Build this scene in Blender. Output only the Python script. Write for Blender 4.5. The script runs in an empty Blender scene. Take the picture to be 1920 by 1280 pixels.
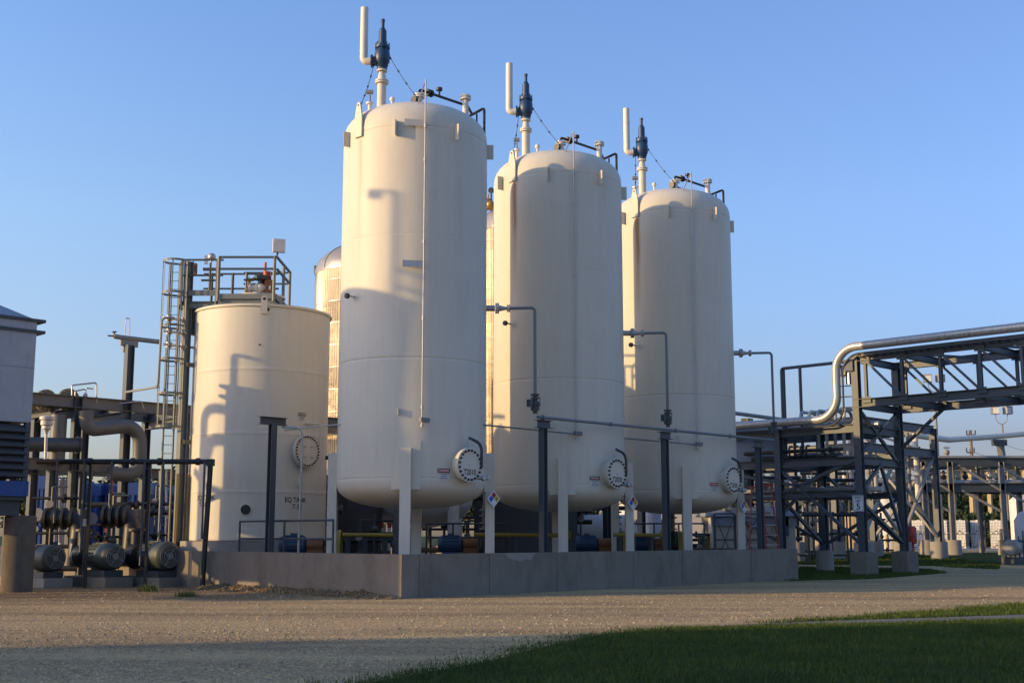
SKY, SUNP, SUNC, EXPO = .128, 2.0, (1.0, .68, .31), 1.22
AIR, DUST, OZONE = 1.0, 1.0, 3.0
TINT = (.99, .97, 1.11)
import bpy, math, random
import numpy as np
from mathutils import Vector, Matrix
random.seed(7); rng = np.random.default_rng(7)
R_ = math.radians
sc = bpy.context.scene
col = sc.collection

# ------------------------------------------------------------------ camera model
F, CX, CY, HOR, EYE = 2300.0, 960.0, 640.0, 1003.0, 1.65
TH = math.atan((HOR - CY) / F)
CT, ST = math.cos(TH), math.sin(TH)

def ray(px, py):
    h = (px - CX) / F; v = (CY - py) / F
    return Vector((h, CT - ST * v, ST + CT * v))
def at(px, py, Y):                       # point seen at a pixel, Y metres ahead
    d = ray(px, py); t = Y / d.y
    return Vector((d.x * t, Y, EYE + d.z * t))
def xat(px, Y, py=850): return at(px, py, Y).x
def zat(py, Y, px=960): return at(px, py, Y).z
def onz(px, py, z):
    d = ray(px, py); t = (z - EYE) / d.z
    return Vector((d.x * t, d.y * t, z))
def onplane(px, py, Q, dr):              # vertical plane through Q along dr
    d = ray(px, py); n = Vector((-dr[1], dr[0]))
    t = (n.x * Q[0] + n.y * Q[1]) / (n.x * d.x + n.y * d.y)
    return Vector((d.x * t, d.y * t, EYE + d.z * t))
def gz(y):                               # the yard rises a little far away
    k = min(1, max(0, (y - 56) / 36.0)); return 0.55 * k * k * (3 - 2 * k)
def gnd(px, py):
    z = 0
    for _ in range(8):
        p = onz(px, py, z)
        if p.y > 300 or p.y < 0: break
        z = gz(p.y)
    p.z = gz(p.y); return p

U = Vector((0.701, 0.713, 0)).normalized()       # along the tank row
V = Vector((-U.y, U.x, 0))                        # into the plant
Z = Vector((0, 0, 1))
def V3(a, z=0.0): return Vector((a[0], a[1], z))

# ------------------------------------------------------------------ mesh builder
OFF = {}
class MB:
    def __init__(s): s.v = []; s.f = []
    def add(s, vs, fs):
        o = len(s.v); s.v += [tuple(v) for v in vs]; s.f += [tuple(i + o for i in f) for f in fs]; return s
    def box(s, c, size, ang=0.0):
        c = Vector(c); ca, sa = math.cos(ang), math.sin(ang); vs = []
        for dz in (-.5, .5):
            for dx, dy in ((-.5, -.5), (.5, -.5), (.5, .5), (-.5, .5)):
                x, y = dx * size[0], dy * size[1]
                vs.append((c.x + x * ca - y * sa, c.y + x * sa + y * ca, c.z + dz * size[2]))
        return s.add(vs, [(3, 2, 1, 0), (4, 5, 6, 7), (0, 1, 5, 4), (1, 2, 6, 5), (2, 3, 7, 6), (3, 0, 4, 7)])
    def frame(s, p0, p1, up):
        p0 = Vector(p0); p1 = Vector(p1); d = (p1 - p0).normalized()
        if abs(d.dot(up)) > .98: up = Vector((1, 0, 0)) if abs(d.x) < .9 else Vector((0, 1, 0))
        sx = d.cross(up).normalized(); su = sx.cross(d).normalized()
        return p0, p1, sx, su
    def beam(s, p0, p1, w, h, up=Z):
        p0, p1, a, b = s.frame(p0, p1, up); vs = []
        for p in (p0, p1):
            for i, j in ((-.5, -.5), (.5, -.5), (.5, .5), (-.5, .5)): vs.append(p + a * w * i + b * h * j)
        return s.add(vs, [(0, 1, 2, 3), (7, 6, 5, 4), (0, 4, 5, 1), (1, 5, 6, 2), (2, 6, 7, 3), (3, 7, 4, 0)])
    def prism(s, p0, p1, poly, up=Z):    # poly: (side, up) outline swept from p0 to p1
        p0, p1, a, b = s.frame(p0, p1, up); n = len(poly); vs = []
        for p in (p0, p1): vs += [p + a * x + b * y for x, y in poly]
        fs = [tuple(range(n)), tuple(reversed(range(n, 2 * n)))]
        fs += [(i, i + n, (i + 1) % n + n, (i + 1) % n) for i in range(n)]
        return s.add(vs, fs)
    def ibeam(s, p0, p1, w, h, up=Z, tf=.022, tw=.016):
        w2, h2, t2 = w / 2, h / 2, tw / 2; k = h2 - tf
        return s.prism(p0, p1, [(-w2, -h2), (w2, -h2), (w2, -k), (t2, -k), (t2, k), (w2, k), (w2, h2), (-w2, h2), (-w2, k), (-t2, k), (-t2, -k), (-w2, -k)], up)
    def angle(s, p0, p1, w=.1, t=.012, up=Z):
        return s.prism(p0, p1, [(0, 0), (w, 0), (w, t), (t, t), (t, w), (0, w)], up)
    def tube(s, pts, r, n=10, caps=True):
        pts = [Vector(p) for p in pts]
        if not hasattr(r, '__len__'): r = [r] * len(pts)
        rings = []; N = None
        for i, p in enumerate(pts):
            d = (pts[min(i + 1, len(pts) - 1)] - pts[max(i - 1, 0)]).normalized()
            if N is None:
                N = d.orthogonal().normalized()
            else:
                N = (N - d * N.dot(d)).normalized()
            B = d.cross(N)
            rings.append([p + (N * math.cos(2 * math.pi * k / n) + B * math.sin(2 * math.pi * k / n)) * r[i] for k in range(n)])
        vs = [q for rg in rings for q in rg]; fs = []
        for i in range(len(pts) - 1):
            for k in range(n):
                fs.append((i * n + k, i * n + (k + 1) % n, (i + 1) * n + (k + 1) % n, (i + 1) * n + k))
        if caps:
            fs.append(tuple(reversed(range(n)))); fs.append(tuple(range((len(pts) - 1) * n, len(pts) * n)))
        return s.add(vs, fs)
    def cyl(s, p0, p1, r, r1=None, n=14): return s.tube([p0, p1], [r, r if r1 is None else r1], n)
    def lathe(s, prof, c=(0, 0, 0), axis=Z, n=32, cap=True):
        c = Vector(c); axis = Vector(axis).normalized()
        a = Vector((1, 0, 0)) if abs(axis.z) > .99 else axis.cross(Z).normalized()
        b = axis.cross(a); vs = []; fs = []
        for r, h in prof:
            for k in range(n):
                t = 2 * math.pi * k / n
                vs.append(c + axis * h + (a * math.cos(t) + b * math.sin(t)) * r)
        for i in range(len(prof) - 1):
            for k in range(n):
                fs.append((i * n + k, i * n + (k + 1) % n, (i + 1) * n + (k + 1) % n, (i + 1) * n + k))
        if cap:
            fs.append(tuple(reversed(range(n)))); fs.append(tuple(range((len(prof) - 1) * n, len(prof) * n)))
        return s.add(vs, fs)
    def ball(s, c, r, sz=1.0, n=14):
        m = 8; pr = [(r * math.sin(math.pi * (i + .02) / (m + .04)), -r * sz * math.cos(math.pi * (i + .02) / (m + .04))) for i in range(m + 1)]
        return s.lathe(pr, c, Z, n)
    def bend_tube(s, pts, r, rad, n=10, seg=6): return s.tube(fillet(pts, rad, seg), r, n)
    def flange(s, c, axis, r, t, n=18): axis = Vector(axis).normalized(); c = Vector(c); return s.cyl(c - axis * t / 2, c + axis * t / 2, r, n=n)
    def build(s, name, mat, parent=None, loc=None, sharp=35, flat=False):
        o = Vector((0, 0, 0))
        if parent is not None: o = OFF[parent.name]
        elif loc is not None: o = Vector(loc)
        me = bpy.data.meshes.new(name)
        me.from_pydata([(v[0] - o.x, v[1] - o.y, v[2] - o.z) for v in s.v], [], s.f)
        me.validate(); me.update()
        if not flat:
            me.shade_smooth(); me.set_sharp_from_angle(angle=R_(sharp))
        me.materials.append(mat)
        ob = bpy.data.objects.new(name, me); col.objects.link(ob)
        if parent is not None: ob.parent = parent
        else: ob.location = o
        OFF[ob.name] = o.copy() if hasattr(o, 'copy') else o
        return ob

def fillet(pts, rad, seg=6):
    pts = [Vector(p) for p in pts]; out = [pts[0]]
    for i in range(1, len(pts) - 1):
        a, b, c = pts[i - 1], pts[i], pts[i + 1]
        d0 = (a - b); d1 = (c - b); l = min(d0.length, d1.length) * .49
        d0.normalize(); d1.normalize(); ang = d0.angle(d1)
        if ang > math.pi - .02: out.append(b); continue
        t = min(rad / math.tan(ang / 2), l); r = t * math.tan(ang / 2)
        cen = b + (d0 + d1).normalized() * (r / math.sin(ang / 2))
        p0 = b + d0 * t; p1 = b + d1 * t; e0 = p0 - cen; e1 = p1 - cen; w = e0.angle(e1)
        for k in range(seg + 1):
            f = k / seg
            out.append(cen + (e0 * math.sin((1 - f) * w) + e1 * math.sin(f * w)) / math.sin(w))
    out.append(pts[-1]); return out

def tag(o, label=None, cat=None, group=None, kind=None):
    if label: o['label'] = label
    if cat: o['category'] = cat
    if group: o['group'] = group
    if kind: o['kind'] = kind
    return o
def thing(name, label, cat, loc, group=None):
    o = bpy.data.objects.new(name, None); col.objects.link(o); o.empty_display_size = .3
    o.location = loc; OFF[o.name] = Vector(loc)
    return tag(o, label, cat, group)
def copy_tree(o, parent=None, delta=None):
    c = o.copy(); col.objects.link(c)
    if parent is not None: c.parent = parent
    OFF[c.name] = OFF[o.name].copy()
    for ch in list(o.children):
        copy_tree(ch, c)
    return c
def move_copy(o, delta, label, group=None):
    c = copy_tree(o); c.location = Vector(o.location) + Vector(delta); c['label'] = label
    def off(q):
        OFF[q.name] = OFF[q.name] + Vector(delta)
        for ch in q.children: off(ch)
    off(c)
    if group: c['group'] = group
    return c
_tc = {}
def text_geo(body, size, align='CENTER'):
    k = (body, size, align)
    if k not in _tc:
        cu = bpy.data.curves.new('lettering_curve', 'FONT'); cu.body = body; cu.size = size; cu.align_x = align; cu.align_y = 'CENTER'
        cu.offset = size * .018
        ob = bpy.data.objects.new('lettering_temp', cu)
        me = bpy.data.meshes.new_from_object(ob)
        _tc[k] = ([tuple(v.co) for v in me.vertices], [tuple(p.vertices) for p in me.polygons])
        bpy.data.meshes.remove(me); bpy.data.objects.remove(ob); bpy.data.curves.remove(cu)
    return _tc[k]
def text_to(mb, body, size, fn, xs=1.0):
    vs, fs = text_geo(body, size); mb.add([fn(x * xs, y) for x, y, z in vs], fs); return mb
def plane_fn(c, right, up):
    c = Vector(c); return lambda x, y: c + Vector(right) * x + Vector(up) * y

# ------------------------------------------------------------------ materials
def newmat(name):
    m = bpy.data.materials.new(name); m.use_nodes = True; nt = m.node_tree; nt.nodes.clear()
    o = nt.nodes.new('ShaderNodeOutputMaterial'); b = nt.nodes.new('ShaderNodeBsdfPrincipled')
    nt.links.new(b.outputs[0], o.inputs[0]); return m, nt, b
def nod(nt, t, **kw):
    n = nt.nodes.new(t)
    for k, v in kw.items(): setattr(n, k, v)
    return n
def noise(nt, vec, scale, detail=4, rough=.6):
    n = nod(nt, 'ShaderNodeTexNoise'); n.inputs['Scale'].default_value = scale; n.inputs['Detail'].default_value = detail
    n.inputs['Roughness'].default_value = rough; nt.links.new(vec, n.inputs['Vector']); return n.outputs['Fac']
def mapping(nt, vec, sc_):
    n = nod(nt, 'ShaderNodeMapping'); n.inputs['Scale'].default_value = sc_; nt.links.new(vec, n.inputs['Vector']); return n.outputs[0]
def ramp(nt, fac, stops):
    n = nod(nt, 'ShaderNodeValToRGB'); e = n.color_ramp.elements
    while len(e) < len(stops): e.new(.5)
    for i, (p, c) in enumerate(stops):
        e[i].position = p; e[i].color = (*c, 1) if len(c) == 3 else c
    nt.links.new(fac, n.inputs[0]); return n.outputs[0]
def mixc(nt, fac, a, b, mode='MIX'):
    n = nod(nt, 'ShaderNodeMix', data_type='RGBA', blend_type=mode)
    for s, q in ((n.inputs[0], fac), (n.inputs[6], a), (n.inputs[7], b)):
        if isinstance(q, (int, float)): s.default_value = q
        elif isinstance(q, (tuple, list)): s.default_value = (*q, 1) if len(q) == 3 else q
        else: nt.links.new(q, s)
    return n.outputs[2]
def bump(nt, b, h, strength=.3, dist=.02):
    n = nod(nt, 'ShaderNodeBump'); n.inputs['Strength'].default_value = strength; n.inputs['Distance'].default_value = dist
    nt.links.new(h, n.inputs['Height']); nt.links.new(n.outputs[0], b.inputs['Normal']); return n
def math_(nt, op, a, b=None, c=None):
    n = nod(nt, 'ShaderNodeMath', operation=op)
    for s, q in zip(n.inputs, (a, b, c)):
        if q is None: continue
        if isinstance(q, (int, float)): s.default_value = q
        else: nt.links.new(q, s)
    return n.outputs[0]
def pos(nt): return nod(nt, 'ShaderNodeNewGeometry').outputs['Position']
def objc(nt): return nod(nt, 'ShaderNodeTexCoord').outputs['Object']

def paint(name, c, rough=.45, metal=0.0, var=.18, dirt=(.07, .055, .04), dirt_amt=.25, scale=2.5, bmp=.06, spec=.5):
    m, nt, b = newmat(name); P = pos(nt)
    n1 = noise(nt, P, scale, 5); n2 = noise(nt, mapping(nt, P, (6, 6, .7)), 1.3, 5)
    c1 = mixc(nt, n1, tuple(x * (1 - var) for x in c), tuple(min(1, x * (1 + var)) for x in c))
    f = ramp(nt, n2, [(.55, (0, 0, 0)), (.8, (dirt_amt,) * 3)])
    nt.links.new(mixc(nt, f, c1, dirt), b.inputs['Base Color'])
    b.inputs['Roughness'].default_value = rough; b.inputs['Metallic'].default_value = metal
    b.inputs['Specular IOR Level'].default_value = spec
    if bmp: bump(nt, b, noise(nt, P, 14, 4), bmp, .01)
    return m

# white tank paint, rust streaks steered by object properties
def tank_paint():
    m, nt, b = newmat('tank_paint'); O = objc(nt); P = pos(nt)
    sx = nod(nt, 'ShaderNodeSeparateXYZ'); nt.links.new(O, sx.inputs[0])
    big = noise(nt, P, .6, 3); fine = noise(nt, mapping(nt, P, (3, 3, .25)), 2.0, 6, .65)
    c = mixc(nt, big, (.605, .56, .455), (.655, .61, .50))
    c = mixc(nt, ramp(nt, fine, [(.46, (0, 0, 0)), (.8, (.24,) * 3)]), c, (.43, .385, .31))
    c = mixc(nt, ramp(nt, noise(nt, mapping(nt, P, (1.4, 1.4, .5)), .8, 6, .7), [(.52, (0, 0, 0)), (.7, (.18,) * 3)]), c, (.40, .37, .31))
    fr = noise(nt, P, 9, 5)
    c = mixc(nt, ramp(nt, fr, [(.68, (0, 0, 0)), (.74, (.25,) * 3)]), c, (.5, .44, .36))
    # rust run below the lifting lug: narrow in azimuth, fading downwards
    az = math_(nt, 'ARCTAN2', sx.outputs[0], math_(nt, 'MULTIPLY', sx.outputs[1], -1.0))
    wob = math_(nt, 'MULTIPLY', math_(nt, 'SUBTRACT', noise(nt, mapping(nt, O, (1, 1, .6)), 1.2, 3), .5), .05)
    d = math_(nt, 'ABSOLUTE', math_(nt, 'SUBTRACT', math_(nt, 'ADD', az, wob), -.745))
    band = nod(nt, 'ShaderNodeMapRange'); nt.links.new(d, band.inputs[0])
    band.inputs[1].default_value = .075; band.inputs[2].default_value = .01; band.clamp = True
    hz = nod(nt, 'ShaderNodeMapRange'); nt.links.new(sx.outputs[2], hz.inputs[0]); hz.inputs[1].default_value = 9.6; hz.inputs[2].default_value = 13.4
    top = nod(nt, 'ShaderNodeMapRange'); nt.links.new(sx.outputs[2], top.inputs[0]); top.inputs[1].default_value = 13.62; top.inputs[2].default_value = 13.5
    at_ = nod(nt, 'ShaderNodeAttribute', attribute_type='OBJECT', attribute_name='rust')
    f = math_(nt, 'MULTIPLY', math_(nt, 'MULTIPLY', band.outputs[0], hz.outputs[0]), math_(nt, 'MULTIPLY', at_.outputs['Fac'], top.outputs[0]))
    f = math_(nt, 'MULTIPLY', f, ramp(nt, noise(nt, mapping(nt, O, (9, 9, .5)), 2, 5), [(.3, (.35,) * 3), (.65, (1, 1, 1))]))
    f = math_(nt, 'MINIMUM', math_(nt, 'MULTIPLY', f, 1.9), .92); c = mixc(nt, f, c, (.27, .125, .04))
    nt.links.new(c, b.inputs['Base Color']); b.inputs['Roughness'].default_value = .5
    b.inputs['Specular IOR Level'].default_value = .25
    bump(nt, b, noise(nt, mapping(nt, P, (1, 1, .5)), .9, 3), .12, .03)
    return m
WHITE = tank_paint()
def concrete(name, c, stain=.5):
    m, nt, b = newmat(name); P = pos(nt)
    n1 = noise(nt, P, 1.3, 6, .65); n2 = noise(nt, mapping(nt, P, (1.1, 1.1, .5)), 1.1, 7, .72); n3 = noise(nt, P, 22, 4)
    cc = mixc(nt, n1, tuple(x * .72 for x in c), tuple(x * 1.2 for x in c))
    cc = mixc(nt, ramp(nt, n2, [(.48, (0, 0, 0)), (.72, (stain,) * 3)]), cc, tuple(x * .42 for x in c))
    cc = mixc(nt, ramp(nt, n3, [(.6, (0, 0, 0)), (.75, (.35,) * 3)]), cc, tuple(x * .55 for x in c))
    nt.links.new(cc, b.inputs['Base Color']); b.inputs['Roughness'].default_value = .9; b.inputs['Specular IOR Level'].default_value = .2
    bump(nt, b, n3, .25, .012); return m
CONC = concrete('weathered_concrete', (.225, .20, .162), .62); PIERC = concrete('old_brown_concrete', (.14, .12, .095), .8); CONC_P = concrete('pale_concrete', (.34, .31, .275), .3)
def cladding(name, flute=26.0, ax='ring'):
    m, nt, b = newmat(name); O = objc(nt); P = pos(nt)
    n1 = noise(nt, P, .8, 4); n2 = noise(nt, mapping(nt, P, (4, 4, .6)), 2.5, 5)
    lo, hi = ((.27, .23, .165), (.44, .38, .285)) if ax == 'ring' else ((.36, .32, .26), (.48, .43, .36)) if ax == 'dome' else ((.44, .42, .385), (.54, .52, .48)); c = mixc(nt, n1, lo, hi); nt.links.new(mixc(nt, ramp(nt, n2, [(.45, (0, 0, 0)), (.75, (.5,) * 3)]), c, (.20, .18, .15)), b.inputs['Base Color'])
    if ax == 'ring':                                                   # sheet by sheet tone
        s9 = nod(nt, 'ShaderNodeSeparateXYZ'); nt.links.new(O, s9.inputs[0]); cb = nod(nt, 'ShaderNodeCombineXYZ')
        nt.links.new(math_(nt, 'FLOOR', math_(nt, 'MULTIPLY', math_(nt, 'ARCTAN2', s9.outputs[0], s9.outputs[1]), 2.6)), cb.inputs[0]); nt.links.new(math_(nt, 'FLOOR', math_(nt, 'MULTIPLY', s9.outputs[2], .95)), cb.inputs[1])
        wn = nod(nt, 'ShaderNodeTexWhiteNoise'); nt.links.new(cb.outputs[0], wn.inputs['Vector'])
        c5 = mixc(nt, math_(nt, 'MULTIPLY', wn.outputs['Value'], .75), c, (.13, .11, .085)); nt.links.new(c5, b.inputs['Base Color'])
    b.inputs['Metallic'].default_value = {'none': .35, 'dome': .45}.get(ax, .85); nt.links.new(ramp(nt, n1, [(.3, (.26,) * 3), (.7, (.42,) * 3)]), b.inputs['Roughness'])
    if ax == 'ring':
        sx = nod(nt, 'ShaderNodeSeparateXYZ'); nt.links.new(O, sx.inputs[0])
        az = math_(nt, 'ARCTAN2', sx.outputs[0], sx.outputs[1])
        h = math_(nt, 'SINE', math_(nt, 'MULTIPLY', az, flute * 5))
        h = math_(nt, 'ADD', h, math_(nt, 'MULTIPLY', noise(nt, P, 1.6, 3), 2.2))
        bump(nt, b, h, .45, .04)
    else: bump(nt, b, noise(nt, P, 3, 4), .2, .02)
    return m
SILVER = cladding('fluted_aluminium_cladding'); SILVER_P = cladding('smooth_aluminium_jacket', ax='none'); SILVER_D = cladding('domed_aluminium_cap', ax='dome'); GREYP = paint('grey_pipe_paint', (.17, .18, .19), .45)
STEEL = paint('blue_grey_steel_paint', (.062, .078, .092), .5); STEEL_D = paint('dark_steel_paint', (.05, .06, .066), .5)
STEEL_L = paint('pale_grey_steel_paint', (.235, .235, .22), .55); STEEL_G = paint('green_grey_steel_paint', (.17, .185, .165), .55)
STEEL_B = paint('tan_steel_paint', (.36, .28, .14), .6)
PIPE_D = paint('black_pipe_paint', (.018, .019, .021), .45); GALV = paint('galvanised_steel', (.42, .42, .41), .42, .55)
BLUEV = paint('dark_blue_valve_paint', (.016, .05, .115), .42); BLUE = paint('bright_blue_paint', (.014, .066, .25), .5)
BLUE_M = paint('motor_blue_paint', (.025, .065, .125), .5); CREAM = paint('cream_pipe_paint', (.70, .65, .55), .5)
WPLAIN = paint('plain_white_paint', (.60, .58, .54), .5, dirt_amt=.3); YELLOW = paint('safety_yellow_paint', (.32, .23, .03), .55)
ORANGE = paint('orange_paint', (.22, .09, .03), .6); RED = paint('red_paint', (.36, .045, .03), .5)
MOTOR = paint('grey_green_motor_paint', (.045, .058, .055), .55); BLACK = paint('black_rubber_and_holes', (.012, .012, .013), .6, dirt_amt=.1)
CASING = paint('pale_tower_casing', (.36, .385, .42), .55, dirt_amt=.35); BEIGE = paint('beige_corrugated_sheet', (.46, .43, .36), .6)
PLAST = paint('white_tote_plastic', (.72, .70, .66), .4); BRASS = paint('brass_fittings', (.42, .25, .06), .4, .4)
ROOFM = paint('blue_grey_roof_sheet', (.24, .28, .33), .45); LETTER = paint('black_lettering_paint', (.012, .012, .014), .6, dirt_amt=0, bmp=0)
SIGNW = paint('white_sign_face', (.70, .70, .70), .5, bmp=0); SIGNR = paint('red_sign_ink', (.40, .02, .02), .5, bmp=0)
SIGNB = paint('blue_sign_ink', (.02, .12, .5), .5, bmp=0); SIGNY = paint('yellow_sign_ink', (.62, .42, .02), .5, bmp=0)
PATCH = paint('pale_repair_plaster', (.28, .26, .23), .9, bmp=.1)
RUST = paint('rusty_iron', (.17, .085, .045), .8); WOODP = paint('grey_wood_pole', (.22, .17, .125), .9); BARK = paint('tree_bark', (.10, .08, .06), .9)
GLASS_D = paint('lamp_glass', (.55, .55, .5), .2)
def leafmat(name, a, b_):
    m, nt, b = newmat(name); n = noise(nt, pos(nt), .55, 3); n2 = noise(nt, pos(nt), 6, 2)
    c = mixc(nt, ramp(nt, n, [(.35, (0, 0, 0)), (.65, (1, 1, 1))]), a, b_); c = mixc(nt, math_(nt, 'MULTIPLY', n2, .5), c, tuple(x * 1.5 for x in b_))
    nt.links.new(c, b.inputs['Base Color']); b.inputs['Roughness'].default_value = .7; b.inputs['Specular IOR Level'].default_value = .2; return m
LEAF = leafmat('tree_leaves', (.020, .033, .013), (.040, .056, .022)); BLADE = leafmat('grass_blades', (.024, .047, .007), (.064, .092, .014))
WEED = leafmat('weed_leaves', (.05, .085, .02), (.09, .12, .035))
# ------------------------------------------------------------------ key points of the plant
C0 = onz(752, 1122, 0); C0.z = 0                    # near corner of the containment wall
T1 = Vector((xat(775.5, 37.6, 600), 37.6, 0)); SP = 6.68; RT = 2.27
WL_END = C0 + V * 9.6; WR_END = C0 + U * 19.5; WH = 1.15
A0 = Vector((14.92, 52.8, 0))                        # near footing of the pipe bridge
EQ = Vector((xat(487, 43, 800), 43.0, 0)); REQ = 2.36

# ------------------------------------------------------------------ ground
def gravelmat(name, base, brown=.5):
    m, nt, b = newmat(name); P = pos(nt)
    vo = nod(nt, 'ShaderNodeTexVoronoi'); vo.inputs['Scale'].default_value = 17; nt.links.new(P, vo.inputs['Vector'])
    vo2 = nod(nt, 'ShaderNodeTexVoronoi'); vo2.inputs['Scale'].default_value = 42; nt.links.new(P, vo2.inputs['Vector'])
    big = noise(nt, mapping(nt, P, (.22, 1.0, 1)), .8, 7, .66); mid = noise(nt, mapping(nt, P, (.5, 1.2, 1)), 2.2, 6, .7)
    c = mixc(nt, vo.outputs['Color'], tuple(x * .6 for x in base), tuple(x * 1.35 for x in base))
    g = nod(nt, 'ShaderNodeRGBToBW'); nt.links.new(vo.outputs['Color'], g.inputs[0])
    g2 = nod(nt, 'ShaderNodeRGBToBW'); nt.links.new(vo2.outputs['Color'], g2.inputs[0])
    k = math_(nt, 'ADD', math_(nt, 'MULTIPLY', g.outputs[0], .5), math_(nt, 'MULTIPLY', g2.outputs[0], .5))
    c = ramp(nt, k, [(.2, tuple(x * .5 for x in base)), (.5, base), (.85, tuple(min(.8, x * 1.7) for x in base))])
    c = mixc(nt, ramp(nt, big, [(.42, (0, 0, 0)), (.62, (brown,) * 3)]), c, (.20, .145, .09))
    c = mixc(nt, ramp(nt, mid, [(.5, (0, 0, 0)), (.75, (.45,) * 3)]), c, (.40, .31, .19))
    trk = noise(nt, mapping(nt, P, (.05, .9, 1)), 1.0, 3, .5); c = mixc(nt, ramp(nt, trk, [(.42, (0, 0, 0)), (.62, (.5,) * 3)]), c, tuple(min(.7, x * 1.35) for x in base))
    c = mixc(nt, ramp(nt, noise(nt, mapping(nt, P, (.25, 1, 1)), .35, 5, .6), [(.5, (0, 0, 0)), (.68, (.55,) * 3)]), c, (.20, .15, .10))
    if name.startswith('crushed'):
        sx = nod(nt, 'ShaderNodeSeparateXYZ'); nt.links.new(P, sx.inputs[0]); wv = math_(nt, 'MULTIPLY', math_(nt, 'SUBTRACT', noise(nt, P, .45, 5, .7), .5), 9.0)
        m1 = nod(nt, 'ShaderNodeMapRange'); m1.interpolation_type = 'SMOOTHSTEP'; nt.links.new(math_(nt, 'ADD', sx.outputs[1], wv), m1.inputs[0]); m1.inputs[1].default_value = 29.0; m1.inputs[2].default_value = 34.5
        m2 = nod(nt, 'ShaderNodeMapRange'); m2.interpolation_type = 'SMOOTHSTEP'; nt.links.new(math_(nt, 'ADD', sx.outputs[0], wv), m2.inputs[0]); m2.inputs[1].default_value = -2.5; m2.inputs[2].default_value = -7.0
        c = mixc(nt, math_(nt, 'MULTIPLY', math_(nt, 'MULTIPLY', m1.outputs[0], m2.outputs[0]), .8), c, mixc(nt, noise(nt, P, 1.1, 5, .7), (.14, .085, .045), (.34, .24, .135)))
    nt.links.new(c, b.inputs['Base Color']); b.inputs['Roughness'].default_value = .95; b.inputs['Specular IOR Level'].default_value = .1
    h = math_(nt, 'ADD', math_(nt, 'MULTIPLY', vo.outputs['Distance'], -1.0), math_(nt, 'MULTIPLY', vo2.outputs['Distance'], -.6))
    h = math_(nt, 'ADD', h, math_(nt, 'MULTIPLY', mid, 1.5)); h = math_(nt, 'ADD', h, math_(nt, 'MULTIPLY', noise(nt, P, 5.5, 6, .75), 2.2))
    bump(nt, b, h, .8, .045); return m
GRAVEL = gravelmat('crushed_limestone_gravel', (.46, .335, .172), .45); GRAVEL2 = gravelmat('brown_soil_gravel', (.25, .175, .09), .7)
def lawnmat(name, a, b_):
    m, nt, b = newmat(name); P = pos(nt); n = noise(nt, P, .5, 5); n2 = noise(nt, P, 9, 5, .7)
    c = mixc(nt, n, a, b_); c = mixc(nt, ramp(nt, n2, [(.4, (0, 0, 0)), (.7, (.7,) * 3)]), c, tuple(x * .45 for x in a))
    nt.links.new(c, b.inputs['Base Color']); b.inputs['Roughness'].default_value = .95; b.inputs['Specular IOR Level'].default_value = .1
    bump(nt, b, n2, .9, .06); return m
LAWN = lawnmat('mown_lawn', (.020, .042, .009), (.038, .068, .014)); FIELD = lawnmat('far_field', (.05, .075, .022), (.09, .10, .04))

def sheet(name, x0, x1, y0, y1, nx, ny, mat, dz=0.0, rough=0.0, lab=None, kind='structure'):
    xs = np.linspace(x0, x1, nx + 1); ys = np.linspace(y0, y1, ny + 1)
    vs = [(x, y, gz(y) + dz + (rough * (math.sin(x * 1.7 + y * .9) * .5 + math.sin(x * .63 - y * 1.31 + 2) * .5))) for y in ys for x in xs]
    fs = [(j * (nx + 1) + i, j * (nx + 1) + i + 1, (j + 1) * (nx + 1) + i + 1, (j + 1) * (nx + 1) + i) for j in range(ny) for i in range(nx)]
    mb = MB().add(vs, fs); o = mb.build(name, mat); o['kind'] = kind
    if lab: o['label'] = lab
    return o
sheet('ground', -600, 600, -120, 1500, 4, 405, FIELD, -.03)
sheet('gravel_yard', -60, 60, -40, 130, 60, 85, GRAVEL, 0.0)

def poly_sheet(name, pts, mat, dz, sub=3.0, lab=None):
    """flat outline cut in strips along Y so that it follows the ground"""
    ys = [p.y for p in pts]; y0, y1 = min(ys), max(ys); n = max(1, int((y1 - y0) / sub)); vs = []; fs = []
    def span(y):
        xs = []
        for a, b in zip(pts, pts[1:] + pts[:1]):
            if (a.y - y) * (b.y - y) < 0 or a.y == y:
                xs.append(a.x + (b.x - a.x) * (y - a.y) / (b.y - a.y) if a.y != b.y else a.x)
        return (min(xs), max(xs)) if xs else None
    rows = []
    for i in range(n + 1):
        y = y0 + (y1 - y0) * min(max(i / n, .0005), .9995); s = span(y)
        if s: rows.append((y, s))
    for y, (a, b) in rows:
        for k in range(9): vs.append((a + (b - a) * k / 8, y, gz(y) + dz))
    for i in range(len(rows) - 1):
        for k in range(8): fs.append((i * 9 + k, i * 9 + k + 1, (i + 1) * 9 + k + 1, (i + 1) * 9 + k))
    o = MB().add(vs, fs).build(name, mat); o['kind'] = 'structure'
    if lab: o['label'] = lab
    return o, rows
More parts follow.
